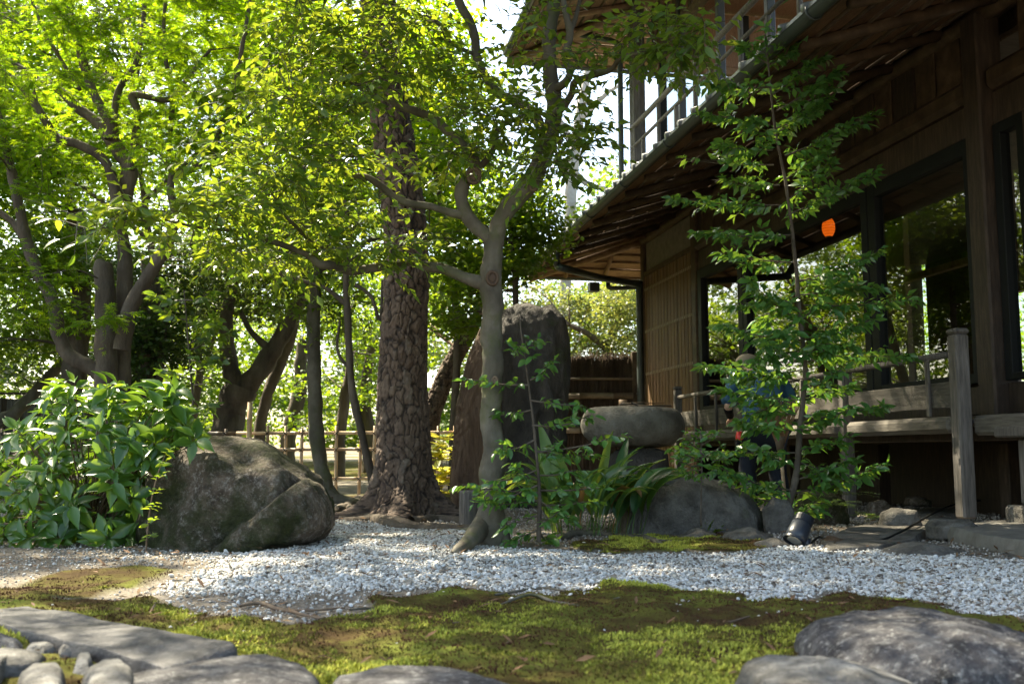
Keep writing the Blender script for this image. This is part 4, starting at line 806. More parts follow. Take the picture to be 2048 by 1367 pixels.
def sticks(A, B, r, bend=0.0, mid=True):
    """thin three-sided twigs"""
    n = len(A); d = unit(B - A); s = unit(np.cross(d, [0.1, 0.2, 1.0])); u = np.cross(d, s); ln = np.linalg.norm(B - A, axis=1)
    rings = []
    for t, f in ((0, 1.0), (.5, .75), (1, .4)):
        c = A + (B - A) * t; c = c.copy(); c[:, 2] -= bend * t * t * ln
        for k in range(3):
            a = k * 2.094; rings.append(c + (s * math.cos(a) + u * math.sin(a)) * r * f)
    V = np.stack(rings, 1).reshape(-1, 3); F = []
    for i in range(2):
        for k in range(3): a, b = i * 3 + k, i * 3 + (k + 1) % 3; F.append([a, b, b + 3, a + 3])
    F = (np.array(F)[None] + (np.arange(n) * 9)[:, None, None]).reshape(-1, 4); return V, F
def in_ball(n): v = unit(RNG.normal(0, 1, (n, 3))); return v * RNG.uniform(0, 1, (n, 1)) ** (1 / 3)
def cat(ls): return tuple(np.concatenate([l[i] for l in ls]) for i in range(5))
class Tree:
    def __init__(s, name, base, label, catg, bark, group=None):
        s.e = empty(name, base, label, catg, group); s.bark = bark; s.limbs = []; s.pts = []; s.rad = []; s.lv = []; s.SV = []; s.SF = []; s.n = 0
    def limb(s, pts, Y, name='branch', n=10, sub=5, build=True, jit=0.0):
        """pts: (px, py, width px[, extra distance])"""
        W = [U(p[0], p[1], Y + (p[3] if len(p) > 3 else 0)) for p in pts]; rr = [p[2] * (Y + (p[3] if len(p) > 3 else 0)) / FOC / 2 for p in pts]
        return s.limb3(W, rr, name, n, sub, build, jit)
    def limb3(s, W, rr, name='branch', n=10, sub=5, build=True, jit=0.0):
        Q = spline(W, sub); r = np.interp(np.linspace(0, len(W) - 1, len(Q)), np.arange(len(W)), rr)
        if jit: Q = Q + np.stack([fbm(Q * 6, 2, 3), fbm(Q * 6, 2, 4), 0 * r], 1) * (jit * r)[:, None]
        s.pts.append(Q); s.rad.append(r)
        if build:
            V, F = tube(Q, r, n)
            cc = np.repeat(Q, n, 0); d = V - cc; V = cc + d * (1 + 0.15 * fbm(V * 7, 2, 9) + 0.10 * fbm(V * 25, 3, 19))[:, None]
            o = link(name, npmesh(name, V, F, s.bark), s.e); return o
    def near(s, c):
        P = np.concatenate(s.pts); r = np.concatenate(s.rad); d = np.linalg.norm(P - c, axis=1) + 0.0 * r; i = int(np.argmin(d)); return P[i], r[i], d[i]
    def spray(s, c, rad, ntw, nl, ll, asp=.42, tw=0.35, bend=.1, link_=True, spread=55, droop=.25, jit=.35, flat=1.0):
        """a clump of leafy twigs round c; joined by a thin branch to the nearest limb"""
        c = np.array(list(c), float); rad = np.array(rad, float)
        if link_:
            p, r0, d = s.near(c)
            if d > 0.05:
                mid = (p + c) / 2 + np.array([0, 0, 0.10 * d]) + RNG.normal(0, .05 * d, 3); Q = spline([p, mid, c], 5); r = np.linspace(min(r0 * .7, .004 + .008 * d), .003, len(Q))
                s.pts.append(Q); s.rad.append(r); V, F = tube(Q, r, 5); s.SV.append(V); s.SF.append(F + s.n); s.n += len(V)
        A = c + in_ball(ntw) * rad * .6; out = unit((A - c) / rad + RNG.normal(0, .5, (ntw, 3))) * np.array([1, 1, .45 * flat]); B = A + unit(out) * tw * RNG.uniform(.5, 1.2, (ntw, 1))
        V, F = sticks(np.clip(A, c - rad, c + rad), B, 0.003 if ll < .12 else .004, bend); s.SV.append(V); s.SF.append(F + s.n); s.n += len(V)
        s.lv.append(twig_leaves(A, B, nl, ll, asp, spread, droop, 1.0, jit, bend=bend))
    def finish(s, m, T=T_S, mo=None, nobj=0, leafname='leaf', stems=True, Tobj=None, asp=.42, crown='crown'):
        lv = cat(s.lv)
        if nobj:
            vis = np.array([True] * len(lv[0])); P = lv[0]; px = P[:, 0] / P[:, 1]; pz = (P[:, 2] - CAMH) / P[:, 1]
            vis = (np.abs(px) < .5) & (pz < .46); sz = lv[3] / P[:, 1] * np.where(vis, 1, 0); idx = np.argsort(-sz)[:nobj]; mask = np.ones(len(P), bool); mask[idx] = False
            leafobjs(leafname, Tobj or T_F, tuple(a[idx] for a in lv), mo or m, s.e, 1, asp); lv = tuple(a[mask] for a in lv)
        if len(lv[0]): leafmesh(crown, T, lv, m, s.e)
        if s.SV: o = link('twigs', npmesh('twigs', np.concatenate(s.SV), np.concatenate([f for f in s.SF]) if all(f.shape[1] == 4 for f in s.SF) else None, s.bark), s.e); o['kind'] = 'stuff'
bark_s = add_moss(mat('smooth grey bark', [(0.3, (0.055, 0.046, 0.034)), (0.5, (0.10, 0.088, 0.065)), (0.72, (0.165, 0.148, 0.115))], 7, 0.8, 0.5, 50, (1, 1, .5), dist=.004), scale=5, amount=(.5, .68), col=((.05, .055, .022), (.10, .11, .045)))
bark_r = mat('red brown bark', [(0.3, (0.07, 0.045, 0.03)), (0.5, (0.13, 0.09, 0.06)), (0.72, (0.2, 0.15, 0.10))], 6, 0.8, 0.6, 40, (1, 1, .4), dist=.005)
bark_d = mat('dark rough bark', [(0.3, (0.045, 0.034, 0.025)), (0.5, (0.09, 0.071, 0.052)), (0.72, (0.15, 0.122, 0.092))], 6, 0.85, 1.0, 25, (1, 1, .35), dist=.02)
lm_c = leafmat('glossy evergreen leaf', (.04, .095, .022), (.09, .18, .03), (.26, .42, .03), .42, .32, .5)
lm_co = leafmat('glossy evergreen leaf single', (.04, .095, .022), (.09, .18, .03), (.26, .42, .03), .42, .32, .5, True)
lm_m = leafmat('maple leaf', (.05, .12, .012), (.09, .19, .02), (.27, .50, .018), .55, .5, .3)
lm_b = leafmat('background leaf', (.035, .08, .014), (.07, .13, .02), (.22, .40, .022), .45, .45, .35)
lm_bd = leafmat('dark background leaf', (.02, .045, .015), (.045, .085, .025), (.12, .22, .03), .35, .45, .35)
lm_y = leafmat('young yellow leaf', (.12, .15, .03), (.22, .24, .05), (.50, .52, .08), .5, .4, .4)
lm_az = leafmat('bronze green leaf', (.07, .095, .03), (.13, .16, .05), (.22, .31, .06), .4, .4, .4)

# ---- the large pine ------------------------------------------------------------------
PY = 7.84
pine = Tree('pine_tree', G(812, 1035), 'thick pine with deeply plated reddish brown bark and spreading roots', 'tree', bark_d)
def pine_bark():
    m = bpy.data.materials.new('plated pine bark'); m.use_nodes = True; t = m.node_tree; N = t.nodes; L = t.links; b = N['Principled BSDF']
    a = N.new('ShaderNodeAttribute'); a.attribute_name = 'crack'; i = N.new('ShaderNodeAttribute'); i.attribute_name = 'plate'
    tc = N.new('ShaderNodeTexCoord'); n = N.new('ShaderNodeTexNoise'); n.inputs['Scale'].default_value = 30; n.inputs['Detail'].default_value = 6; L.new(tc.outputs['Object'], n.inputs['Vector'])
    c = N.new('ShaderNodeValToRGB'); e = c.color_ramp.elements; e.new(.5); e.new(.75)
    for k, (p, q) in enumerate([(0, (.064, .040, .027)), (.4, (.105, .068, .046)), (.7, (.14, .095, .066)), (1, (.13, .102, .077))]): e[k].position = p; e[k].color = (*q, 1)
    L.new(i.outputs['Fac'], c.inputs[0]); mx = N.new('ShaderNodeMix'); mx.data_type = 'RGBA'; mx.inputs[7].default_value = (.012, .008, .006, 1); L.new(a.outputs['Fac'], mx.inputs[0]); L.new(c.outputs[0], mx.inputs[6])
    m2 = N.new('ShaderNodeMix'); m2.data_type = 'RGBA'; m2.blend_type = 'MULTIPLY'; m2.inputs[0].default_value = .6; r = N.new('ShaderNodeMapRange'); r.inputs[1].default_value = .3; r.inputs[2].default_value = .7; r.inputs[3].default_value = .55; r.inputs[4].default_value = 1.3; L.new(n.outputs['Fac'], r.inputs[0])
    L.new(mx.outputs[2], m2.inputs[6]); L.new(r.outputs[0], m2.inputs[7]); L.new(m2.outputs[2], b.inputs['Base Color']); b.inputs['Roughness'].default_value = .9
    bp = N.new('ShaderNodeBump'); bp.inputs['Strength'].default_value = .9; bp.inputs['Distance'].default_value = .01; L.new(n.outputs['Fac'], bp.inputs['Height']); L.new(bp.outputs[0], b.inputs['Normal']); return m
PB = pine_bark()
def pine_trunk(name, pts, Y, parent, n=200, rows=460, cell=0.064, depth=.018, roots=True, extra=0.0):
    W = [list(U(p[0], p[1], Y + (p[3] if len(p) > 3 else 0))) for p in pts]; rr = [p[2] * Y / FOC / 2 for p in pts]; Q0 = spline(W, 8); tt = np.linspace(0, 1, len(Q0)); r0 = np.interp(np.linspace(0, len(W) - 1, len(Q0)), np.arange(len(W)), rr)
    t = np.linspace(0, 1, rows); Q = np.stack([np.interp(t, tt, Q0[:, k]) for k in range(3)], 1); r = np.interp(t, tt, r0); V, F = tube(Q, r, n); C = np.repeat(Q, n, 0); d = V - C; dn = unit(d); th = np.arctan2(d[:, 1], d[:, 0])
    hgt = C[:, 2] - Q[0, 2]
    if roots:
        fl = np.exp(-np.maximum(hgt, 0) / .13); lob = np.maximum(0, np.cos(th * 5 + 1.3 + .6 * np.sin(th * 2))) ** 1.4; V = V + dn * (fl * (.05 + .30 * lob) * r[0] / .2)[:, None] * np.array([1, 1, 0.15])
    q = V / cell * np.array([1, 1, .5]); q = q + .5 * np.stack([fbm(V * 9, 2, 1), fbm(V * 9, 2, 2), fbm(V * 9, 2, 3)], 1); d1, d2, idv = voro(q, 5); e = d2 - d1; f1, f2, idf = voro(q * 2.7 + 4, 15); crack = np.maximum((1 - np.clip(e / .12, 0, 1)) ** .8, .35 * (1 - np.clip((f2 - f1) / .12, 0, 1)))
    V = V + dn * (depth * (np.clip(e / .13, 0, 1) ** .8 - 1 + .7 * (idv - .5) + .5 * (idf - .5) + .3 * fbm(V * 60, 2, 8)))[:, None]
    return link(name, npmesh(name, V, F, PB, True, {'crack': crack, 'plate': np.clip(.55 * idv + .45 * idf, 0, 1)}), parent)
pp_ = [(806, 1048, 150), (808, 1020, 128), (808, 985, 118), (808, 930, 110), (806, 850, 104), (805, 760, 98), (807, 680, 96), (812, 600, 90), (813, 520, 88), (808, 440, 88), (798, 360, 86), (787, 280, 84), (776, 200, 80), (764, 110, 76), (756, 20, 74), (748, -80, 70), (745, -200, 62)]
pine_trunk('trunk', pp_, PY, pine.e)
pine.limb(pp_, PY, build=False)
pine.limb([(745, -190, 60), (740, -320, 50), (760, -480, 38), (740, -640, 24)], PY, n=14)
for a in (-2.6, -1.4, -.3, .8, 1.9, 2.9):
    b = U(745, -300 - 60 * abs(a), PY); pine.limb3([b, b + Vector((math.cos(a) * 1.2, math.sin(a) * 1.2, .25)), b + Vector((math.cos(a) * 2.6, math.sin(a) * 2.6, .35))], [.07, .05, .02])
# roots running over the ground
rts = [[(720, 1010, 30), (690, 1022, 26), (665, 1028, 14)], [(700, 1030, 26), (760, 1042, 26), (840, 1050, 22), (930, 1052, 18), (975, 1056, 12)], [(820, 1045, 26), (880, 1040, 22), (940, 1046, 16), (985, 1048, 10)], [(690, 1020, 20), (740, 1038, 18), (800, 1046, 14), (860, 1056, 10)], [(880, 1020, 30), (920, 1030, 20), (960, 1040, 12)], [(740, 1030, 28), (780, 1048, 22), (900, 1056, 14), (950, 1060, 8)], [(770, 1040, 22), (700, 1040, 20), (668, 1036, 14)]]
def root(pts, parent, bark, z=0.0, n=9):
    W = []; rr = []
    for x, y, wpx in pts: g_ = G(x, y, 0); r = wpx * g_.y / FOC / 2; W.append((g_.x, g_.y, Hz(g_.x, g_.y) + z + r * .25)); rr.append(r)
    Q = spline(W, 6); r = np.interp(np.linspace(0, len(W) - 1, len(Q)), np.arange(len(W)), rr); Q[:, 2] += .012 * fbm(Q * 5, 2, 12) - 0.004; V, F = tube(Q, r, n); C = np.repeat(Q, n, 0); V = C + (V - C) * (1 + .18 * fbm(V * 16, 3, 7))[:, None]
    return link('root', npmesh('root', V, F, bark), parent)
for q in rts: root(q, pine.e, bark_d)
# pine crown, high above the frame: it shades the garden
for k in range(46):
    a = RNG.uniform(0, 6.28); rr = RNG.uniform(.3, 3.0); b = np.array(list(U(745, -420, PY))); c = b + np.array([math.cos(a) * rr, math.sin(a) * rr, RNG.uniform(-.5, 1.8)])
    pine.spray(c, (.55, .55, .16), 34, 14, .13, .09, .3, 0, spread=35, droop=-.3, jit=.5)
lm_p = leafmat('pine needle tuft', (.02, .05, .015), (.05, .09, .03), (.12, .2, .03), .25, .5, .3)

for k in range(250):  # unseen leaf clusters added beyond the pine, laid out to shade gravel and facade
    gx, gy = RNG.uniform(-3.5, 3.0), RNG.uniform(3.6, 13.0)
    if gx < -1.0 and RNG.uniform() > (.97 if gy < 5.8 and gx > -3.3 else .3 if gy < 8.3 else .9 if gy < 11.5 else 0): continue
    c = np.array([gx, gy, .5 + .56 * gy + RNG.uniform(0, 1.0)]); pine.spray(c, (.6, .6, .14), 46, 12, .14, .16, .3, 0, spread=40, droop=-.1, jit=.4, link_=(k % 3 == 0))
pine.finish(lm_p, T_B)
# ---- the smooth grey tree at the centre --------------------------------------------------
CY = 5.52
ct = Tree('broadleaf_tree', G(992, 1088), 'smooth grey evergreen tree with one curved forked trunk in front of the dark upright rock', 'tree', bark_s)
ct.limb([(985, 1100, 66), (985, 1060, 58), (986, 1010, 50), (985, 940, 47), (984, 860, 44), (984, 780, 42), (983, 700, 42), (982, 620, 42), (983, 560, 43), (984, 510, 42), (986, 470, 44)], CY, 'trunk', 28, 16, jit=.2)
ct.limb([(986, 478, 40), (1005, 435, 42), (1040, 390, 40), (1072, 345, 38), (1098, 285, 36), (1108, 220, 33), (1100, 150, 30), (1098, 80, 28), (1108, 10, 26), (1112, -80, 24), (1100, -220, 20), (1110, -360, 14)], CY, 'trunk', 24, 14, jit=.2)
ct.limb([(982, 478, 30), (955, 455, 30), (932, 425, 28), (922, 395, 27), (930, 365, 27), (945, 345, 27), (958, 335, 22)], CY, n=12)
ct.limb([(945, 350, 22), (950, 320, 20), (925, 290, 19), (895, 262, 19), (870, 240, 18), (840, 225, 17), (800, 212, 15), (765, 192, 12), (720, 170, 8, -.1), (670, 165, 6, -.3)], CY, n=10)
ct.limb([(950, 342, 16), (975, 318, 14), (990, 290, 11), (1000, 255, 9), (1040, 235, 8), (1075, 215, 6)], CY, n=8)
ct.limb([(936, 430, 22), (900, 425, 17), (860, 412, 16), (822, 408, 16), (790, 395, 16), (762, 372, 15), (735, 355, 15), (705, 350, 13), (680, 335, 12), (662, 310, 10), (650, 280, 8)], CY, n=10)
ct.limb([(970, 566, 30), (935, 558, 24), (905, 545, 22), (880, 536, 22), (855, 534, 22), (830, 524, 18), (780, 530, 17, .1), (735, 538, 18, .1), (700, 542, 18, .1), (670, 530, 18), (640, 528, 18, -.1), (615, 510, 15, -.1), (580, 495, 12, -.2), (530, 478, 10, -.3), (470, 462, 8, -.4), (400, 455, 6, -.5), (330, 440, 4, -.6)], CY, n=10)
ct.limb([(640, 528, 12), (625, 490, 10), (600, 460, 8, -.2), (570, 430, 6, -.4), (540, 380, 4, -.5)], CY, n=8)
ct.limb([(700, 542, 10), (690, 500, 8), (700, 470, 6), (720, 440, 4)], CY, n=8)
ct.limb([(1095, 285, 24), (1060, 220, 20, .1), (1000, 190, 20, .2), (975, 160, 20, .2), (955, 120, 19, .2), (950, 80, 18, .2), (938, 40, 17, .2), (918, 5, 17, .2), (900, -60, 14, .2)], CY, n=10)
ct.limb([(1108, 180, 20), (1130, 165, 18, -.1), (1140, 145, 16, -.1), (1130, 110, 15, -.1), (1140, 70, 14, -.1), (1130, 20, 12, -.1), (1120, -40, 10)], CY, n=10)
ct.limb([(1104, 235, 18), (1125, 215, 16, -.1), (1142, 190, 15, -.1), (1150, 165, 14, -.2), (1190, 150, 12, -.3), (1222, 140, 11, -.4), (1240, 118, 10, -.5), (1270, 108, 8, -.6), (1330, 105, 6, -.7), (1400, 115, 4, -.8)], CY, n=10)
ct.limb([(1140, 110, 12), (1135, 80, 11), (1150, 40, 10), (1160, 0, 8)], CY, n=8)
ct.limb([(785, 70, 6, .1), (840, 35, 9, .1), (880, 50, 10, .1), (900, 85, 9, .1), (950, 110, 8, .2)][::-1], CY, n=8)
ct.limb([(895, -50, 12, .2), (800, -20, 10), (700, -10, 8, -.3), (600, 5, 5, -.4)], CY, n=8)
for kx, ky, kr in ((985, 556, 13), (948, 352, 15), (990, 760, 6), (1068, 372, 9)):
    cK = U(kx, ky, CY - .062); rK = kr * CY / FOC; V, F = tube([cK + Vector((rK * .8 * math.cos(t), -.004, rK * math.sin(t))) for t in np.linspace(0, 6.2832, 20)], .006 + rK * .12, 8); V2a, F2a = ICO[2] if False else ico(2); V2a = V2a * np.array([rK * .7, .010, rK * .85]) + np.array(list(cK)); link('knot', npmesh('knot', np.concatenate([V, V2a]), [F, F2a + len(V)], bark_r), ct.e)
# flare and the root that runs towards the camera
ct.limb([(978, 1010, 40), (965, 1050, 42), (940, 1080, 36, -.25), (918, 1098, 24, -.45), (905, 1108, 12, -.5)], CY, 'root', 14)
ct.limb([(1000, 1040, 26), (1010, 1075, 24), (1018, 1098, 16, -.2)], CY, 'root', 10)
root([(960, 1068, 22), (905, 1058, 12), (870, 1056, 8)], ct.e, bark_s)
root([(1110, 1082, 10), (1150, 1068, 14), (1200, 1067, 13), (1260, 1072, 13), (1300, 1078, 12), (1320, 1092, 12), (1350, 1100, 8)], ct.e, bark_s, .012)
root([(1290, 1078, 9), (1340, 1083, 8), (1400, 1084, 7), (1480, 1076, 6)], ct.e, bark_s, .01)
for q in ([(1360, 1186, 4), (1320, 1184, 6), (1280, 1176, 7), (1235, 1172, 6), (1180, 1178, 5)], [(1160, 1212, 9), (1110, 1206, 8), (1060, 1200, 6), (1000, 1214, 5)], [(990, 1196, 5), (1030, 1190, 5), (1080, 1186, 5), (1130, 1192, 4)],
          [(1060, 1236, 9), (1035, 1245, 11), (1015, 1262, 7)], [(1035, 1276, 7), (1020, 1282, 8), (985, 1300, 5)], [(480, 1212, 6), (520, 1206, 9), (560, 1214, 8), (620, 1222, 5), (690, 1214, 4)], [(560, 1214, 6), (590, 1228, 8), (640, 1238, 4)], [(300, 1232, 4), (310, 1215, 6), (300, 1205, 3)],
          [(700, 1222, 4), (770, 1206, 5), (830, 1212, 4), (850, 1216, 2)], [(940, 1252, 5), (975, 1250, 6), (1000, 1264, 4)], [(1130, 1222, 5), (1150, 1212, 6), (1230, 1200, 5), (1262, 1190, 3)], [(1340, 1268, 4), (1440, 1262, 5), (1500, 1252, 3)], [(1350, 1338, 5), (1480, 1350, 5), (1520, 1358, 3)], [(985, 1240, 3), (950, 1242, 5), (905, 1250, 3)]):
    root(q, ct.e, bark_r if len(q) % 2 else bark_s, .008, 7)
cl = [  # px, py, rx px, rz px, extra distance, twigs
    (600, 40, 90, 40, -.3, 26), (775, 40, 60, 40, -.3, 20), (800, 120, 50, 35, -.3, 16), (760, 160, 60, 35, -.4, 16), (700, 60, 80, 45, -.2, 26), (560, 110, 70, 40, -.4, 22), (650, 130, 90, 45, -.3, 30), (740, 130, 80, 40, -.2, 26), (580, 200, 70, 40, -.5, 22), (660, 230, 80, 45, -.4, 26), (720, 190, 60, 35, -.5, 16),
    (860, 60, 80, 40, 0, 24), (930, 150, 60, 40, 0, 16), (870, 140, 70, 40, 0, 22), (1010, 60, 30, 30, -.1, 5), (820, 20, 70, 40, 0, 20), (1080, 30, 60, 30, -.3, 12),
    (960, 230, 70, 30, -.3, 22), (1040, 215, 80, 26, -.4, 26), (1100, 250, 70, 28, -.4, 22), (1150, 300, 60, 30, -.3, 18), (1170, 270, 50, 25, -.2, 12), (1090, 335, 70, 25, -.4, 20), (900, 310, 70, 40, -.1, 22), (960, 290, 60, 40, 0, 18), (1030, 280, 60, 30, 0, 16), (1160, 200, 45, 25, -.2, 8),
    (1290, 60, 60, 30, -.6, 22), (1350, 90, 70, 35, -.7, 26), (1400, 60, 60, 30, -.8, 20), (1300, 130, 60, 25, -.5, 14), (1120, 120, 50, 30, -.5, 10), (1060, 110, 30, 25, -.5, 5), (1190, 100, 50, 30, -.4, 10),
    (700, 320, 60, 35, -.1, 20), (640, 330, 70, 40, -.2, 24), (590, 370, 80, 40, -.4, 28), (520, 350, 70, 35, -.5, 22), (560, 300, 70, 35, -.5, 20), (500, 410, 90, 35, -.5, 30), (420, 420, 90, 30, -.6, 30), (340, 430, 90, 28, -.7, 26), (260, 420, 80, 28, -.8, 20), (200, 455, 70, 25, -.8, 16),
    (600, 450, 80, 35, -.2, 26), (690, 430, 70, 40, 0, 22), (740, 500, 80, 25, -.1, 26), (800, 495, 60, 18, -.2, 16), (650, 490, 70, 28, -.1, 22), (560, 520, 70, 30, -.1, 18), (480, 500, 80, 30, -.4, 22), (380, 490, 70, 25, -.5, 14), (760, 420, 50, 30, .3, 12), (820, 330, 50, 35, .3, 12),
    (470, 200, 70, 40, -.6, 14), (440, 290, 70, 40, -.6, 14), (900, 240, 50, 30, .2, 10), (860, 470, 50, 25, .3, 8)]
for x, y, rx, rz, dy, nt_ in cl:
    Y = CY + dy; ct.spray(U(x, y, Y), (rx * Y / FOC, .32, rz * Y / FOC * .7), int(nt_ * 1.05), 7, .074, .46, .25, .12, spread=58, droop=.32, jit=.48)
for k in range(60):       # upper crown out of the frame
    a = RNG.uniform(0, 6.28); rr = RNG.uniform(.2, 2.6); c = np.array(list(U(1060, -260, CY))) + np.array([math.cos(a) * rr - .5, math.sin(a) * rr * .8, RNG.uniform(-.2, 1.3)])
    if c[2] < 3.35 or (c[2] - .5) / c[1] < .50: c[2] = .56 * c[1] + .5
    ct.spray(c, (.5, .45, .2), 26, 7, .08, .5, .3, .12)
ct.finish(lm_c, T_S, lm_co, 300)
lvy = []
yt = [(770, 330), (690, 300), (730, 260), (790, 400), (650, 380), (560, 60), (610, 330), (470, 330), (880, 30), (900, 100), (760, 60), (720, 400), (660, 290)]

# ---- maple at the left ---------------------------------------------------------------------
MY = 8.6
mp = Tree('maple_tree', G(222, 1020), 'spreading maple at the left with several dark trunks and feathery light green leaves', 'tree', bark_d)
B_ = [[(225, 900, 60), (218, 820, 50), (214, 740, 44), (212, 650, 42), (210, 580, 40), (206, 536, 36), (204, 524, 26), (205, 518, 6)],
      [(240, 860, 50), (240, 780, 44), (242, 700, 40), (246, 600, 32), (250, 520, 28), (240, 440, 26), (236, 380, 24)],
      [(244, 700, 34), (262, 610, 30), (300, 545, 28), (335, 490, 24), (350, 430, 18), (340, 380, 16), (345, 340, 14)],
      [(215, 760, 34), (185, 735, 30), (140, 712, 30), (118, 670, 28), (105, 600, 26), (75, 545, 24), (52, 480, 24), (40, 420, 22), (20, 330, 18), (0, 240, 14), (-30, 160, 12)],
      [(236, 450, 30), (260, 345, 36), (240, 305, 32), (215, 270, 26), (190, 240, 22), (160, 220, 20), (130, 190, 18), (90, 160, 14), (40, 135, 11), (0, 110, 9), (-60, 80, 7)],
      [(222, 280, 26), (225, 250, 22), (205, 220, 20), (185, 180, 18), (165, 120, 18), (150, 60, 16), (135, 0, 14), (130, -90, 10)],
      [(228, 260, 16), (230, 215, 14), (240, 175, 13), (270, 130, 12), (282, 80, 11), (290, 0, 9), (295, -80, 8)],
      [(236, 430, 24), (215, 330, 20), (160, 290, 18), (115, 275, 18), (75, 215, 16), (40, 170, 13), (0, 140, 11), (-40, 130, 8)],
      [(262, 340, 16), (275, 230, 15), (265, 190, 14), (320, 200, 12), (345, 195, 11), (380, 150, 9), (420, 100, 6)],
      [(335, 340, 10), (342, 240, 10), (345, 190, 10), (330, 110, 9), (328, 40, 8), (335, -40, 6)],
      [(350, 350, 14), (378, 342, 14), (400, 330, 13), (425, 305, 13), (440, 260, 11), (465, 190, 10), (485, 90, 9), (500, 0, 7)],
      [(440, 280, 7), (480, 250, 6), (520, 210, 5)], [(110, 275, 10), (80, 230, 9), (60, 160, 7), (30, 120, 6)], [(160, 180, 8), (110, 100, 8), (70, 20, 7), (50, -60, 5)], [(52, 480, 18), (20, 440, 14), (-40, 400, 10)]]
for i, q in enumerate(B_): mp.limb(q, MY + .25 * math.sin(i * 2.3), 'trunk' if i < 2 else 'branch', 12, 6, jit=.1)
for gx in range(-80, 620, 58):
    for gy in range(-70, 400, 46):
        pr = .95 if gy < 260 else .55
        if gx > 480: pr *= .7
        if 60 < gx < 130 and 100 < gy < 160: continue
        if RNG.uniform() < pr:
            x, y = gx + RNG.uniform(-28, 28), gy + RNG.uniform(-20, 20); Y = MY + RNG.uniform(-.9, 1.1); mp.spray(U(x, y, Y), (.27, .35, .08), 30, 9, .052, .92, .22, .08, spread=62, droop=.2, jit=.35)
for x, y in ((60, 560), (30, 620), (110, 600), (200, 640), (230, 630), (0, 580), (60, 640), (20, 500), (120, 540), (-20, 540)): mp.spray(U(x, y, MY - .5), (.22, .2, .06), 16, 8, .055, .92, .2, .1, spread=62, droop=.3, jit=.2)
for k in range(40):
    a = RNG.uniform(0, 6.28); rr = RNG.uniform(0, 1.6); c = np.array(list(U(230, -150, MY))) + np.array([math.cos(a) * rr, math.sin(a) * rr * .8, RNG.uniform(.2, 1.6)])
    if (c[2] - .5) / c[1] < .50: continue
    mp.spray(c, (.5, .5, .12), 26, 9, .07, .92, .3, .08, spread=62)
mp.finish(lm_m, T_M, lm_m, 0)

# ---- slim trees in the middle ground ------------------------------------------------------------
s1 = Tree('slender_tree', G(652, 1005), 'slim pale barked tree with a swollen curved foot between boulder and pine', 'tree', bark_s)
s1.limb([(690, 1004, 16), (668, 992, 26), (650, 965, 30), (640, 920, 30), (632, 850, 29), (629, 760, 28), (628, 680, 27), (628, 600, 27), (630, 540, 27), (625, 480, 22), (600, 400, 16), (610, 320, 12), (640, 240, 8)], 9.6, 'trunk', 14, 7, jit=.1)
s1.limb([(655, 985, 26), (680, 1000, 24), (715, 1004, 18), (745, 1008, 10)], 9.5, 'root', 10)
s1.limb([(630, 540, 16), (680, 520, 12), (740, 480, 10), (800, 470, 6)], 9.6); s1.limb([(626, 520, 14), (580, 470, 12), (540, 440, 8), (500, 380, 6)], 9.6)
for x, y in ((600, 560), (650, 590), (560, 600), (620, 620), (700, 590), (580, 560), (640, 500), (540, 520), (720, 530), (760, 620), (680, 640)): s1.spray(U(x, y, 9.6), (.35, .35, .16), 16, 8, .085, .45, .25, .1)
for k in range(26): s1.spray(U(RNG.uniform(480, 760), RNG.uniform(200, 500), 9.6 + RNG.uniform(-.4, .5)), (.35, .35, .16), 18, 8, .08, .45, .28, .1)
s1.finish(lm_b, T_S)
s2 = Tree('slender_tree', G(745, 1010), 'thin dark crooked tree leaning just left of the pine', 'tree', bark_d)
s2.limb([(752, 985, 20), (738, 930, 17), (720, 850, 16), (705, 780, 16), (698, 700, 15), (695, 620, 14), (692, 550, 14), (700, 470, 10), (690, 400, 7)], 8.7, 'trunk', 10, 6)
s2.limb([(694, 610, 10), (650, 575, 8), (600, 560, 7), (540, 540, 5), (480, 500, 4)], 8.7); s2.limb([(700, 740, 8), (675, 700, 6), (680, 640, 4)], 8.7); s2.limb([(694, 560, 8), (740, 590, 7), (760, 640, 7), (765, 560, 6)], 8.7)
for x, y in ((700, 440), (660, 420), (740, 440), (520, 540), (470, 520), (700, 500), (600, 545)): s2.spray(U(x, y, 8.7), (.3, .3, .12), 14, 8, .07, .45, .25, .1)
s2.finish(lm_b, T_S)
# ---- large leaved shrub at the left ----------------------------------------------------------------
lm_s = leafmat('broad shrub leaf', (.03, .085, .018), (.065, .16, .026), (.2, .40, .03), .34, .28, .55)
lm_so = leafmat('broad shrub leaf single', (.03, .085, .018), (.065, .16, .026), (.2, .40, .03), .34, .28, .55, True)
SY = 5.7
sh = Tree('leafy_shrub', G(175, 1090), 'dense shrub with large toothed glossy green leaves left of the boulder', 'shrub', bark_r)
def serrate():
    n = 13; ys = np.linspace(0, 1, n); ws = np.array([.02, .16, .30, .41, .48, .5, .48, .43, .35, .26, .17, .08, 0]); V = []; F = []
    for i, (y, w_) in enumerate(zip(ys, ws)):
        w2 = w_ * (1.0 if i % 2 else .90); z = -.22 * y * y; V += [[-w2, y, z + w_ * .22 + .01 * (i % 2)], [0, y, z], [w2, y, z + w_ * .22 + .01 * (i % 2)]]
    for i in range(n - 1): a = 3 * i; F += [[a, a + 1, a + 4], [a, a + 4, a + 3], [a + 1, a + 2, a + 5], [a + 1, a + 5, a + 4]]
    return np.array(V), np.array(F)
RNG = np.random.default_rng(23); T_G = serrate(); lvs = []; rosA = []; rosB = []
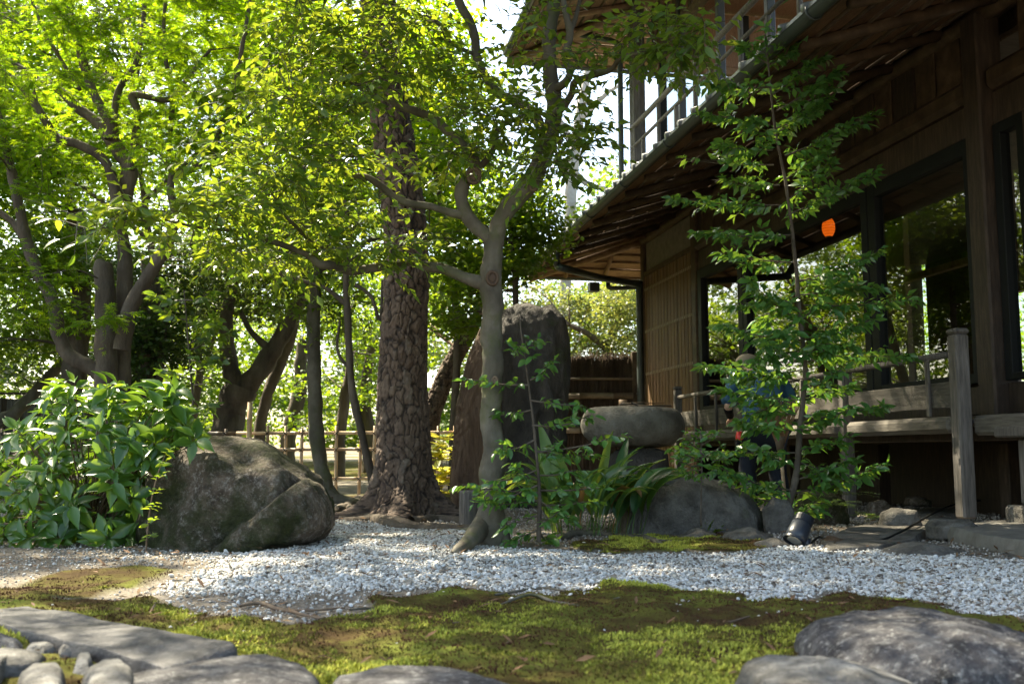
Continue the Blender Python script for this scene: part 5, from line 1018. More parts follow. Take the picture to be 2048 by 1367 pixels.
sp = [(-60, 960), (0, 1010), (40, 870), (60, 950), (20, 1080), (90, 1100), (100, 810), (130, 850), (150, 1000), (170, 930), (160, 1060), (205, 800), (225, 770), (250, 850), (240, 900), (230, 980), (250, 1040), (200, 1090), (290, 800), (310, 830), (330, 800),
      (320, 870), (350, 840), (380, 850), (280, 920), (290, 980), (270, 1080), (60, 1040), (110, 930), (190, 870), (300, 890), (-20, 1090), (-80, 1050), (-90, 900), (370, 870), (265, 950), (300, 1000), (340, 900), (130, 780), (180, 1010), (90, 1000), (20, 930), (225, 1060), (120, 1040), (255, 810), (345, 815), (210, 940), (150, 900), (310, 940)]
base = np.array(list(G(175, 1085)))
for x, y in sp * 3 + [(-30, 1000), (-10, 920), (30, 980), (10, 1050), (-40, 1060), (50, 900), (70, 860), (110, 800), (200, 780), (260, 800), (300, 815), (340, 840), (370, 850), (40, 1090), (120, 1095), (250, 1085), (235, 1000), (215, 860)] * 2:
    x, y = x + RNG.normal(0, 22), y + RNG.normal(0, 18); dd = RNG.uniform(-.5, .55); y = min(y, 1095 - 30 * max(0, dd))
    if x > 300 and y > 900: dd = max(dd, .1)
    c = np.array(list(U(x, y, SY + dd))); c[2] = max(c[2], .06); o_ = unit(c - (base + [0, .0, .25])); ax = unit(o_ * .8 + [0, -.55, .6] + RNG.normal(0, .25, 3))
    m0 = base + (c - base) * .45 + [0, 0, .08]; rosA += [base + RNG.normal(0, .06, 3) * [1, 1, 0], m0]; rosB += [m0, c]
    nl = RNG.integers(8, 12); t = unit(np.cross(ax, [0.3, 0.1, 1.0])); b2 = np.cross(ax, t)
    for k in range(nl):
        a = k * 2.4 + RNG.uniform(-.3, .3); el = R(RNG.uniform(5, 60) if k < 5 else RNG.uniform(-25, 20)); rad_ = t * math.cos(a) + b2 * math.sin(a); D = rad_ * math.cos(el) + ax * math.sin(el)
        L_ = RNG.uniform(.09, .155) * (0.7 if el > .8 else 1); P = c - ax * .018 * (k % 5) + D * .012; D = D + np.array([0, 0, -.15]); lvs.append((P[None], D[None], (ax + RNG.normal(0, .2, 3))[None], np.array([L_]), np.array([L_ * .44])))
sh.lv = [cat(lvs)]; V, F = sticks(np.array(rosA), np.array(rosB), .0045); sh.SV.append(V); sh.SF.append(F)
sh.finish(lm_s, T_G, lm_so, 300, 'leaf', Tobj=T_G, asp=.46, crown='foliage')
# small creeping stem with round leaves against the boulder
sb = Tree('small_sapling', G(292, 1095), 'thin stem with small dark leaves climbing the left side of the boulder', 'plant', bark_r)
sb.limb([(292, 1100, 4), (296, 1050, 4), (303, 1000, 3), (315, 950, 3), (330, 910, 2)], 5.05, 'stem', 6)
for x, y in ((326, 912), (318, 935), (312, 960), (303, 990), (297, 1020), (296, 1050), (292, 1080)):
    sb.lv.append(twig_leaves(np.array([list(U(x, y, 5.05))]), np.array([list(U(x + 14, y - 14, 4.98))]), 6, .05, .55, 60, .1, 1.0, .4))
sb.finish(lm_c, T_F, lm_co, 40, 'leaf')

RNG = np.random.default_rng(31)
# ---- saplings with layered sprays --------------------------------------------------------------------
lm_v = leafmat('dark glossy sapling leaf', (.04, .12, .034), (.08, .21, .05), (.18, .38, .04), .33, .26, .6)
lm_vo = leafmat('dark glossy sapling leaf single', (.04, .12, .034), (.08, .21, .05), (.18, .38, .04), .33, .26, .6, True)
bark_sap = mat('young brown grey bark', [(0.3, (0.045, 0.035, 0.026)), (0.5, (0.085, 0.068, 0.05)), (0.72, (0.13, 0.11, 0.085))], 8, 0.8, 0.6, 60, dist=.003)
def layered(name, label, stem, Y, branches, ll, mat_, mo, nobj, bw=.5, nl=7, dens=1.0, asp=.46, catg='tree', dscat=.35):
    t = Tree(name, G(stem[0][0], stem[0][1]), label, catg, bark_sap); t.limb([(a, b, c * .85) for a, b, c in stem], Y, 'trunk', 10, 6, jit=.3); st = np.concatenate(t.pts)
    for (x0, y0, x1, y1) in branches:
        A = np.array(list(U(x0, y0, Y))); dz = RNG.uniform(-dscat, dscat); B = np.array(list(U(x1, y1, Y + dz))); mid = (A + B) / 2 + [0, 0, -.015 * RNG.uniform(0, 2)]; L0 = np.linalg.norm(B - A)
        Q = spline([A, mid, B], 6); t.limb3([A, mid, B], [.006, .004, .0018], 'branch', 5, 4); n = max(3, int(L0 / .042 * dens)); d = unit(B - A); sd = unit(np.cross(d, [0, 0, 1])); As = []; Bs = []
        for k in range(n):
            f = .03 + .97 * (k + .5) / n; p = A + (B - A) * f + (mid - (A + B) / 2) * 4 * f * (1 - f); s_ = 1 if k % 2 else -1; l = .20 * bw * (1.25 - f) * RNG.uniform(.6, 1.3) + .03; As.append(p); Bs.append(p + unit(d * .75 + sd * s_ * .85 + RNG.normal(0, .3, 3) + [0, 0, .1]) * l)
        As.append(A + (B - A) * .6); Bs.append(B + d * .03); As = np.array(As); Bs = np.array(Bs)
        V, F = sticks(As, Bs, .0015); t.SV.append(V); t.SF.append(F + t.n); t.n += len(V)
        t.lv.append(twig_leaves(As, Bs, nl, ll * 1.12, asp, 55, .35, 1.0, .75, t0=.1, bend=.05))
    t.finish(mat_, T_S, mo, nobj, 'leaf', asp=asp, crown='foliage'); return t
tall = [(1545, 190, 1642, 118), (1553, 222, 1676, 140), (1560, 262, 1655, 178), (1570, 312, 1744, 225), (1545, 260, 1650, 200), (1540, 130, 1480, 85), (1538, 130, 1600, 90), (1536, 120, 1530, 60), (1540, 175, 1420, 167), (1540, 250, 1403, 225), (1548, 330, 1372, 318), (1560, 410, 1348, 396),
        (1545, 300, 1440, 290), (1560, 370, 1430, 360), (1575, 430, 1744, 345), (1575, 400, 1660, 320), (1580, 470, 1400, 462), (1590, 525, 1447, 508), (1600, 563, 1751, 508), (1600, 590, 1745, 575), (1606, 610, 1823, 600), (1600, 600, 1471, 607), (1598, 640, 1500, 560),
        (1600, 680, 1444, 650), (1608, 710, 1826, 712), (1606, 680, 1740, 640), (1600, 760, 1410, 732), (1600, 740, 1470, 760), (1595, 800, 1440, 780), (1602, 830, 1765, 812), (1598, 800, 1700, 770), (1592, 860, 1480, 840), (1592, 905, 1368, 900), (1594, 900, 1690, 875), (1592, 985, 1758, 931),
        (1585, 980, 1440, 935), (1578, 1010, 1440, 975), (1590, 960, 1700, 920), (1575, 1035, 1640, 1000), (1570, 1045, 1500, 1068), (1572, 1040, 1560, 990), (1600, 720, 1660, 660), (1590, 640, 1530, 690), (1590, 830, 1530, 800), (1560, 800, 1500, 830), (1600, 780, 1680, 740), (1596, 560, 1690, 545), (1590, 600, 1520, 640), (1600, 700, 1520, 720), (1604, 700, 1700, 690), (1590, 860, 1650, 840), (1585, 930, 1520, 900), (1590, 920, 1660, 940), (1570, 360, 1650, 300), (1555, 290, 1500, 240), (1604, 640, 1680, 560)]
layered('young_tree', 'tall slender young evergreen with tiered sprays of small leaves in front of the windows', [(1568, 1062, 13), (1576, 1020, 14), (1590, 960, 16), (1598, 880, 15), (1607, 800, 14), (1611, 740, 12), (1604, 660, 11), (1596, 590, 11), (1590, 520, 9), (1582, 440, 8), (1568, 350, 7), (1552, 270, 6), (1542, 190, 5), (1536, 120, 4), (1530, 70, 3)], 6.5, tall, .074, lm_v, lm_vo, 300, bw=.62, dens=1.2)
mid_ = [(1058, 770, 935, 758), (1060, 760, 1100, 725), (1060, 800, 1165, 812), (1062, 820, 985, 830), (1064, 850, 1180, 830), (1068, 880, 1000, 900), (1070, 905, 1245, 870), (1070, 900, 1190, 905), (1072, 940, 985, 960), (1074, 950, 1150, 940), (1076, 985, 925, 968), (1076, 980, 1200, 975), (1078, 1000, 990, 1010), (1078, 1010, 1195, 1000), (1078, 1030, 1010, 1050), (1078, 1040, 1120, 1020), (1074, 1060, 1030, 1075), (1080, 1065, 1100, 1075), (1052, 720, 1030, 690), (1048, 700, 1070, 680), (1076, 960, 1030, 930), (1076, 1020, 1050, 990), (1074, 930, 1110, 890), (1078, 1000, 1140, 1040), (1075, 970, 960, 1000)]
layered('young_tree', 'small spindly young evergreen growing at the right foot of the smooth grey trunk', [(1076, 1082, 11), (1078, 1030, 10), (1078, 980, 9), (1074, 920, 8), (1068, 860, 7), (1060, 790, 5), (1050, 720, 4), (1043, 670, 3), (1040, 640, 2)], 5.35, mid_, .054, lm_v, lm_vo, 300, bw=.32, dens=.7, dscat=.22, nl=6)
layered('small_sapling', 'knee high sapling with tiny leaves in front of the grey granite boulder', [(1402, 1052, 5), (1402, 1000, 4), (1404, 940, 4), (1402, 900, 3), (1408, 870, 2)], 6.0, [(1403, 955, 1380, 945), (1403, 950, 1425, 940), (1402, 920, 1350, 900), (1402, 915, 1440, 895), (1404, 900, 1375, 880), (1404, 890, 1430, 868), (1404, 940, 1370, 935), (1402, 905, 1450, 915), (1402, 930, 1360, 915), (1402, 880, 1400, 860)], .045, lm_v, lm_vo, 120, bw=.3, catg='plant', dscat=.12, nl=5)
layered('small_sapling', 'loose shoot with drooping leaves between maple trunks and the leaning oak', [(388, 900, 6), (388, 850, 5), (385, 780, 5), (378, 700, 4), (372, 620, 3), (368, 580, 3)], 7.2, [(370, 600, 310, 590), (370, 600, 420, 585), (374, 640, 330, 620), (376, 650, 440, 650), (380, 700, 470, 660), (380, 720, 440, 720), (384, 760, 330, 740), (384, 770, 440, 760), (386, 800, 350, 790), (386, 820, 420, 810), (372, 610, 340, 570), (376, 690, 430, 640)], .075, lm_b, leafmat('shoot leaf', (.03, .075, .02), (.06, .13, .03), (.2, .36, .03), .4, .4, .4, True), 100, bw=.4, catg='plant', dscat=.2, nl=5)
# ferny tuft
ft = empty('grass_tuft', G(1420, 1072), 'small spiky green tuft growing at the foot of the grey boulder', 'plant')
P = np.repeat(np.array([list(G(1420, 1066))]), 90, 0) + RNG.normal(0, .03, (90, 3)) * [1, 1, 0]; D = RNG.normal(0, .6, (90, 3)); D[:, 2] = .8
leafmesh('blades', T_F, (P, D, np.tile([0, 0, 1.0], (90, 1)) + RNG.normal(0, .3, (90, 3)), RNG.uniform(.05, .11, 90), np.full(90, .008)), lm_b, ft)
def fern(x, y, Y, n=14, s=.16, label=''):
    e = empty('fern', U(x, y, Y), label, 'fern', 'ferns by the veranda'); b = np.array(list(U(x, y, Y))); A = []; B = []
    for k in range(n):
        a = RNG.uniform(0, 6.28); A.append(b); B.append(b + np.array([math.cos(a) * s, math.sin(a) * s, RNG.uniform(.2, .7) * s]))
    A, B = np.array(A), np.array(B); lv = twig_leaves(A, B, 22, .035, .32, 75, .1, 1, .15, bend=.35); leafmesh('frond', T_B, lv, lm_bd, e)
fern(1480 + 190, 1010, 6.9, label='dark fern behind the tall sapling beside the brown stone'); fern(1745, 1035, 6.9, 10, .14, 'dark fern just right of the middle veranda post'); fern(1700, 990, 7.4, 12, .2, 'dark fern in the shade left of the middle veranda post')

# ---- aspidistra clump ---------------------------------------------------------------------------------
lm_as = [leafmat('aspidistra leaf', (.03, .085, .03), (.065, .15, .04), (.18, .34, .04), .3, .3, .5, True), leafmat('aspidistra leaf light', (.06, .14, .03), (.10, .19, .035), (.26, .42, .05), .4, .35, .5, True), leafmat('withered aspidistra leaf', (.28, .21, .08), (.22, .13, .06), (.4, .3, .1), .3, .5, .4, True)]
asp = empty('aspidistra_clump', G(1190, 1062), 'clump of long broad arching leaves between the smooth trunk and the grey boulder', 'plant')
def strap(base, d, length, wd, curl, m, twist=0.0, stalk=.25, name='leaf'):
    n = 13; P = []; p = np.array(base, float); el = R(RNG.uniform(70, 84)); az = d; step = length / n
    for k in range(n + 1):
        P.append(p.copy()); f = k / n; e = el - curl * max(0, f - .25) ** 1.2; p = p + step * np.array([math.cos(az) * math.cos(e), math.sin(az) * math.cos(e), math.sin(e)])
    P = np.array(P); T = unit(np.gradient(P, axis=0)); s = np.array([-math.sin(az + twist), math.cos(az + twist), 0]); V = []; F = []
    for k in range(n + 1):
        f = k / n; w_ = 0.004 if f < stalk else wd * .5 * math.sin(math.pi * min(1, (f - stalk) / (1 - stalk)) ** .75) ** .8 + .0015; up = np.cross(s, T[k]); up = up / (np.linalg.norm(up) + 1e-9)
        for j, q in enumerate((-1, -.5, 0, .5, 1)): V.append(P[k] + s * w_ * q + up * (abs(q) ** 1.3) * w_ * .35 * (1 if up[2] > 0 else -1) + up * .002 * math.sin(f * 21 + q * 3))
    for k in range(n):
        for j in range(4): a = k * 5 + j; F.append([a, a + 1, a + 6, a + 5])
    return link(name, npmesh(name, np.array(V), np.array(F), m), asp)
for k in range(66):
    x = RNG.uniform(1085, 1285); b = G(x, RNG.uniform(1052, 1072)); az = math.atan2(RNG.uniform(-1, .6), (x - 1170) / 60 + RNG.uniform(-.9, .9)); L_ = RNG.uniform(.38, .68)
    strap((b.x, b.y, -.005), az, L_, RNG.uniform(.08, .125), RNG.uniform(1.4, 3.6), lm_as[0] if k % 7 else lm_as[1], (-math.sin(az) * 0 + (1 if math.cos(az) > 0 else -1)) * RNG.uniform(.3, 1.3))
for x, az, L_, wd, cu, m, tw in ((1120, 2.4, .74, .10, .5, 1, -1.0), (1105, 1.9, .62, .10, .7, 1, -.9), (1150, 2.2, .66, .09, 1.0, 1, -.7), (1180, -.2, .62, .085, 1.2, 0, -.8), (1215, -.4, .6, .09, 1.9, 0, .9), (1200, 2.6, .72, .06, .9, 0, .6), (1230, .1, .58, .08, 2.2, 1, 1.1), (1240, -.7, .55, .11, 3.0, 0, 0), (1225, -1.1, .52, .11, 3.2, 2, .2), (1160, -1.5, .5, .04, 3.4, 2, 0), (1120, -1.4, .42, .035, 3.4, 2, 0), (1255, -.1, .52, .05, 2.9, 1, .3), (1235, 1.2, .7, .08, 1.3, 0, 0), (1190, 1.0, .72, .08, .9, 1, 1.2)):
    b = G(x, 1064); strap((b.x, b.y, -.005), az, L_, wd, cu, lm_as[m], tw)
# light green low plant behind the pine
lp_ = Tree('low_plant', G(880, 985), 'bright yellow green leafy plant lit by the sun between pine and brown rock', 'plant', bark_r); lvs = []
for x, y in ((865, 900), (885, 880), (880, 920), (870, 940), (890, 950), (878, 970), (860, 960), (895, 900), (870, 915), (885, 965), (895, 985), (868, 985)):
    c = np.array(list(U(x + 2, y, 10.0 + RNG.uniform(-.3, .3))))
    for k in range(9):
        a = k * .7 + RNG.uniform(0, .4); D = np.array([math.cos(a), math.sin(a), RNG.uniform(.0, .8)]); L_ = RNG.uniform(.14, .26); lvs.append((c[None], D[None], np.array([[0, 0, 1.0]]), np.array([L_]), np.array([L_ * .28])))
lp_.lv = [cat(lvs)]; leafmesh('foliage', T_F, lp_.lv[0], lm_y, lp_.e)
st_ = lp_; V, F = sticks(np.repeat(np.array([list(G(880, 990))]), 12, 0), np.stack([l[0][0] for l in lvs[::9]]), .006); o = link('stems', npmesh('stems', V, F, bark_r), lp_.e); o['kind'] = 'stuff'

# ============================================================ BACKGROUND TREES
def blobleaves(blobs, size, T=T_B):
    out = []
    for (x, y, rx, ry, Y, n, dd) in blobs:
        nc = max(3, int(n / 45)); c0 = np.array(list(U(x, y, Y))); rad = np.array([rx * Y / FOC, dd, ry * Y / FOC]); cc = c0 + in_ball(nc) * rad; k = int(n / nc)
        P = np.repeat(cc, k, 0) + in_ball(nc * k) * np.array([1, 1, .33]) * (.045 * Y * .55 + .12); m = len(P)
        kp = P[:, 2] > .05; P = P[kp]; m = len(P); D = RNG.normal(0, 1, (m, 3)) * [1, 1, .45]; Nn = np.array([0, 0, 1.0]) + RNG.normal(0, .55, (m, 3)); L_ = size * RNG.uniform(.6, 1.2, m); out.append((P, D, Nn, L_, L_ * .9))
    return cat(out)
def bgtree(label, Y, limbs, blobs, size, leafm, bark, name='background_tree', group='trees beyond the bamboo fence', catg='tree'):
    b = G(limbs[0][0][0], 930); z = Hz(U(limbs[0][0][0], 900, Y).x, Y); bx = U(limbs[0][0][0], 900, Y); t = Tree(name, (bx.x, Y, z), label, catg, bark, group)
    for i, l in enumerate(limbs):
        W = [U(p[0], p[1], Y + (p[3] if len(p) > 3 else 0)) for p in l]; rr = [p[2] * Y / FOC / 2 for p in l]
        if i == 0: W = [Vector((bx.x, Y, z - .05))] + W; rr = [rr[0] * 1.25] + rr
        t.limb3(W, rr, 'trunk' if i == 0 else 'branch', 10, 5, jit=.15)
    lv = blobleaves(blobs, size); leafmesh('crown', T_B, lv, leafm, t.e)
    Bc = []; Ac = []
    for (x, y, rx, ry, Yb, n, dd) in blobs:
        c = np.array(list(U(x, y, Yb)))
        for k in range(6):
            e = c + in_ball(1)[0] * [rx * Yb / FOC, dd, ry * Yb / FOC]; p, r0, d = t.near(e); q = (p + e) / 2 + [0, 0, .08 * d] + RNG.normal(0, .06 * d, 3); V, F = tube(spline([p, q, e], 3), np.linspace(.006 + .006 * d, .004, 7), 4); t.SV.append(V); t.SF.append(F + t.n); t.n += len(V)
    o = link('twigs', npmesh('twigs', np.concatenate(t.SV), np.concatenate(t.SF), bark), t.e); o['kind'] = 'stuff'; return t
bgtree('dark mossy oak with a low wide V fork behind the boulder', 14.0, [[(452, 850, 62), (462, 810, 62), (480, 775, 62)], [(478, 780, 44), (462, 740, 36), (455, 700, 32), (452, 640, 28), (470, 560, 20)], [(482, 785, 48), (520, 740, 40), (550, 690, 36), (580, 640, 30), (610, 580, 24), (640, 500, 16)], [(540, 700, 18), (500, 660, 12), (480, 620, 8)]],
       [(470, 520, 140, 60, 14.5, 4200, 1.6), (600, 500, 110, 60, 14, 3200, 1.5), (380, 600, 90, 50, 14.5, 2600, 1.4), (540, 610, 90, 40, 15, 1500, 1.2), (640, 420, 90, 60, 14.5, 1800, 1.4)], .085, lm_bd, bark_d)
lean_ = bgtree('leaning reddish pine trunk between the large pine and the brown rock', 14.5, [[(858, 850, 26), (872, 800, 26), (892, 752, 26), (918, 700, 24), (950, 640, 22), (985, 560, 18)]], [(900, 560, 70, 50, 14.5, 2500, 1.2), (960, 420, 60, 60, 15, 1500, 1.2), (820, 640, 60, 30, 15.5, 900, 1)], .08, lm_b, mat('lit reddish pine bark', [(0.3, (0.12, 0.07, 0.05)), (0.5, (0.22, 0.15, 0.11)), (0.7, (0.32, 0.24, 0.19))], 4, .9, 1.0, 18, (1, 1, .5), dist=.02), name='background_tree')
pine_trunk('trunk_bark', [(846, 870, 42), (858, 845, 40), (872, 800, 38), (892, 752, 37), (918, 700, 34), (950, 640, 30)], 14.5, lean_.e, 70, 180, .075, .022, False)
bgtree('dark straight pine trunk at the far left above the shrub', 13.0, [[(120, 870, 52), (138, 800, 50), (150, 740, 46), (158, 660, 42), (160, 560, 36), (150, 420, 30)]], [(60, 560, 110, 50, 13, 2600, 1.4), (120, 640, 120, 30, 13, 1600, 1.4), (60, 420, 130, 70, 13.5, 3200, 1.6), (180, 520, 90, 60, 13, 2400, 1.4), (40, 690, 90, 26, 13.5, 1300, 1.2), (20, 300, 110, 60, 14, 2200, 1.4)], .085, lm_b, bark_d)
bgtree('grey trunk leaning right at the left edge in front of the board fence', 15.0, [[(-10, 860, 26), (30, 825, 26), (70, 785, 24), (110, 740, 20), (150, 700, 14)]], [(140, 690, 80, 26, 15, 1400, 1.2), (40, 740, 60, 18, 15, 500, 1)], .085, lm_bd, bark_s)
bgtree('thin leaning trunk right of the forked oak', 16.0, [[(520, 860, 22), (530, 800, 24), (556, 740, 22), (580, 680, 20), (600, 600, 16)]], [(600, 560, 90, 50, 16, 2200, 1.4), (560, 660, 60, 26, 17, 700, 1.2), (560, 760, 50, 30, 19, 500, 1.2)], .09, lm_b, bark_d)
bgtree('ivy covered trunk behind the maple', 12.0, [[(300, 880, 40), (298, 800, 40), (290, 720, 38), (300, 620, 36), (300, 520, 34)]], [(300, 640, 50, 80, 12, 3600, .6), (330, 560, 80, 60, 12, 2600, 1.2), (280, 740, 40, 50, 12, 1600, .5), (350, 700, 50, 40, 12.3, 1100, .8), (400, 540, 90, 40, 12.5, 1800, 1)], .07, lm_bd, bark_d)
bgtree('slim trunk standing behind the thin crooked tree', 17.0, [[(680, 880, 20), (690, 800, 20), (700, 720, 16), (690, 640, 14)]], [(690, 560, 100, 50, 17, 2600, 1.5), (720, 700, 70, 40, 18, 1500, 1.4), (720, 780, 60, 30, 19, 900, 1.4)], .09, lm_b, bark_d)
bgtree('thick dark trunk far behind the fence at its middle', 22.0, [[(575, 880, 30), (590, 820, 30), (600, 760, 26), (605, 680, 22)]], [(600, 640, 120, 50, 22, 2400, 2), (660, 760, 80, 30, 23, 900, 1.5)], .11, lm_bd, bark_d)
bgtree('trunk beyond the fence just left of the large pine', 20.0, [[(742, 880, 30), (730, 820, 26), (735, 750, 22), (745, 680, 18)]], [(740, 640, 80, 60, 20, 2200, 2), (690, 680, 60, 40, 21, 1000, 1.5), (860, 700, 50, 40, 21, 800, 1.2), (880, 620, 70, 40, 20, 1500, 1.4)], .10, lm_b, bark_d)
bgtree('slender forked trunk in the gap left of the forked oak', 19.0, [[(385, 880, 16), (392, 800, 16), (400, 740, 14), (395, 680, 12)], [(398, 760, 10), (420, 700, 9), (440, 640, 8)]], [(400, 640, 100, 40, 19, 2200, 1.6), (420, 740, 60, 40, 20, 900, 1.4), (360, 830, 60, 20, 20, 400, 1.2)], .10, lm_b, bark_d)
bgtree('bright leafed tree high behind the top of the large pine', 12.5, [[(905, 860, 14), (915, 700, 16), (905, 560, 14), (880, 400, 12), (860, 250, 10)]], [(870, 160, 100, 80, 12.5, 3600, 1.4), (900, 300, 90, 70, 12.5, 3900, 1.4), (680, 150, 120, 110, 13, 5400, 1.6), (700, 320, 110, 80, 13, 4200, 1.5), (870, 420, 70, 60, 12.8, 2600, 1.2), (560, 220, 100, 90, 13, 3800, 1.5), (560, 60, 120, 70, 13, 3400, 1.5), (600, 420, 120, 60, 13.4, 3200, 1.5), (440, 400, 110, 60, 13.4, 2600, 1.5), (880, 60, 60, 50, 12.5, 900, 1)], .08, lm_y if False else lm_m, bark_d)
bgtree('dark leaved tree between the smooth trunk and the eave', 11.0, [[(1020, 900, 14), (1028, 700, 14), (1030, 560, 12), (1020, 480, 10)]], [(1050, 430, 50, 30, 11, 1500, .8), (1070, 470, 50, 26, 11, 1500, .8), (1015, 530, 40, 34, 11, 1300, .7), (1040, 380, 40, 30, 11, 600, .8), (940, 560, 60, 60, 11.5, 1800, .9), (920, 640, 50, 40, 11.5, 1100, .8), (910, 480, 60, 50, 11.5, 1500, .9)], .075, lm_b, bark_d)
bgtree('pale tree with thin bare limbs against the sky behind the eave', 24.0, [[(1120, 860, 20), (1130, 600, 24), (1140, 420, 26), (1150, 300, 24), (1165, 200, 20), (1180, 120, 14)], [(1150, 300, 16), (1120, 240, 12), (1090, 190, 8)], [(1160, 240, 14), (1210, 190, 10), (1240, 170, 6)], [(1145, 340, 14), (1180, 370, 10), (1250, 380, 6)]],
       [(1220, 400, 50, 26, 24, 260, 1.5), (1060, 340, 60, 50, 25, 300, 1.5), (1200, 350, 50, 30, 25, 120, 1.5), (1010, 220, 40, 60, 26, 160, 1.5), (1230, 340, 40, 20, 25, 120, 1), (1180, 440, 60, 20, 24, 220, 1.2)], .16, lm_b, mat('pale bark', [(0.3, (0.3, 0.26, 0.22)), (0.6, (0.45, 0.41, 0.36))], 5, .9, .3, 20))
bgtree('airy light green tree standing behind the maple', 12.0, [[(330, 880, 18), (320, 760, 18), (325, 640, 16), (300, 480, 14), (280, 330, 10), (270, 180, 8)], [(300, 480, 10), (200, 400, 8), (120, 350, 6)], [(290, 400, 10), (400, 300, 8), (470, 220, 5)]],
       [(x_, y_, 80, 60, 12 + .3 * ((x_ + y_) % 5), 1500, 1.2) for x_ in range(-40, 520, 110) for y_ in (0, 90, 180, 270, 350)], .075, lm_m, bark_d)
# sunlit dense tree beyond the brush fence
bgtree('dense sunlit bronze green tree above the brushwood fence', 21.0, [[(1200, 820, 22), (1215, 700, 20), (1240, 640, 16), (1270, 600, 12)], [(1215, 700, 14), (1180, 670, 12), (1140, 650, 9)], [(1220, 690, 12), (1260, 670, 9), (1290, 650, 7)]],
       [(1180, 640, 110, 70, 21, 6500, 1.8), (1240, 600, 80, 60, 21, 4500, 1.8), (1120, 600, 80, 40, 21.5, 2600, 1.6), (1260, 700, 60, 40, 21, 2400, 1.4), (1150, 710, 80, 26, 21.5, 1800, 1.4), (1040, 600, 60, 60, 22, 2200, 1.6), (920, 680, 60, 50, 22, 1700, 1.4)], .085, lm_az, bark_d)
# trees seen through the house and to its right, and left edge fillers
for (x, Y, lb, hh) in ((1420, 24, 'sunlit round tree seen through the far window of the room', 560), (1650, 26, 'bright tree seen through the room behind the tall sapling', 560), (1880, 25, 'bright tree seen through the far openings of the room at the right', 560), (2100, 27, 'tree beyond the house outside the right edge', 560), (1500, 40, 'far tree behind the upper balcony', 120)):
    bgtree(lb, Y, [[(x, 860, 16), (x + 10, 760, 16), (x, 660, 12)]], [(x, 700, 120, 100, Y, 4200, 2), (x + 60, 800, 120, 60, Y, 2600, 2), (x - 60, 820, 110, 50, Y, 2400, 2), (x, hh, 110, 80, Y + 1, 2600, 2)] if hh > 200 else [(x, 330, 150, 60, Y, 2600, 3), (x + 100, 300, 100, 60, Y, 1500, 3), (x - 120, 330, 60, 30, Y, 600, 2)], .11 if hh > 200 else .2, lm_m if x != 1420 else lm_az, bark_d, group='trees behind the house')
# far wood closing the view, and the wood left of the frame that the windows mirror
wl = []
for x in range(-300, 1250, 75):
    for y, p in ((-60, .55), (40, .6), (140, .8), (240, .9), (340, 1), (440, 1), (540, 1), (620, .9), (690, 1), (860, 1), (760, .95), (815, .85)):
        if x > 930 and y < 520: continue
        if x > 880 and y < 300: continue
        if RNG.uniform() < p: wl.append((x + RNG.uniform(-30, 30), y + RNG.uniform(-20, 20), 55, 40, RNG.uniform(26, 36), 620, 2.5))
o = leafmesh('distant_wood', T_B, blobleaves(wl, .17), lm_b)
wl = []
for k in range(420):
    Y = RNG.uniform(8, 22); x = RNG.uniform(-16, -8.5) * (.6 + Y / 40) - 1.5; z_ = RNG.uniform(0, 1) * 12 + .4; r_ = .9
    wl.append((x, Y, z_, r_))
ls = []
for x, Y, z_, r_ in wl:
    n = 210; P = np.array([x, Y, z_]) + in_ball(n) * [r_ * 1.5, r_ * 1.5, r_]; ls.append((P, RNG.normal(0, 1, (n, 3)) * [1, 1, .4], np.array([0, 0, 1.0]) + RNG.normal(0, .5, (n, 3)), .21 * RNG.uniform(.6, 1.2, n), .17 * RNG.uniform(.6, 1.2, n)))
ls = cat(ls); kp = ls[0][:, 2] > 0; ls = tuple(a[kp] for a in ls); leafmesh('distant_wood', T_B, ls, lm_b)
# low undergrowth beyond the fence
ub = []
for x in range(0, 1000, 60): ub.append((x + RNG.uniform(-20, 20), 862 + RNG.uniform(-22, 14), 45, 20, RNG.uniform(19, 27), 260, 1.2))
leafmesh('undergrowth', T_B, blobleaves(ub, .12), lm_b)
# ============================================================ FENCES
FY = 10.6
bf = empty('bamboo_fence', (-1.2, FY, Hz(-1.2, FY)), 'low open bamboo grid fence crossing behind the boulder and the pine', 'fence')
def cane(name, a, b, r, parent, m, nodes=.22):
    a, b = Vector(a), Vector(b); L_ = (b - a).length; n = max(1, int(L_ / nodes)); t = [0.0]; rr = [r]
    for k in range(1, n + 1):
        f = k / (n + .6); t += [f - .012 / L_ * .5, f, f + .012 / L_ * .5]; rr += [r * .97, r * 1.14, r * .97]
    t.append(1); rr.append(r * .96); mb = MB(); mb.tube([a.lerp(b, min(1, q)) for q in t], rr, 10); return mb.build(name, m, parent, True)
def fx(px): return U(px, 900, FY).x
zt = [U(600, 866, FY).z, U(600, 899, FY).z, U(600, 957, FY).z]
posts = [-60, 3, 27, 87, 130, 180, 232, 290, 345, 400, 450, 535, 571, 603, 640, 673, 719, 748, 790, 835, 875, 912]
for i, px in enumerate(posts):
    x = fx(px); cane('upright', (x + RNG.normal(0, .004), FY - (.017 if i % 2 else -.017), -.03), (x + RNG.normal(0, .008), FY - (.017 if i % 2 else -.017), U(px, 851 + 6 * (i % 3 == 1), FY).z), .0175 if px > 450 else .016, bf, bam if px > 450 else bamd)
for z_, r in zip(zt, (.019, .017, .015)):
    cane('rail', (fx(-80), FY, z_ - .02), (fx(470), FY, z_), r, bf, bamd, .3); cane('rail', (fx(472), FY, z_), (fx(925), FY, z_ + .01), r, bf, bam, .3)
tie = MB()
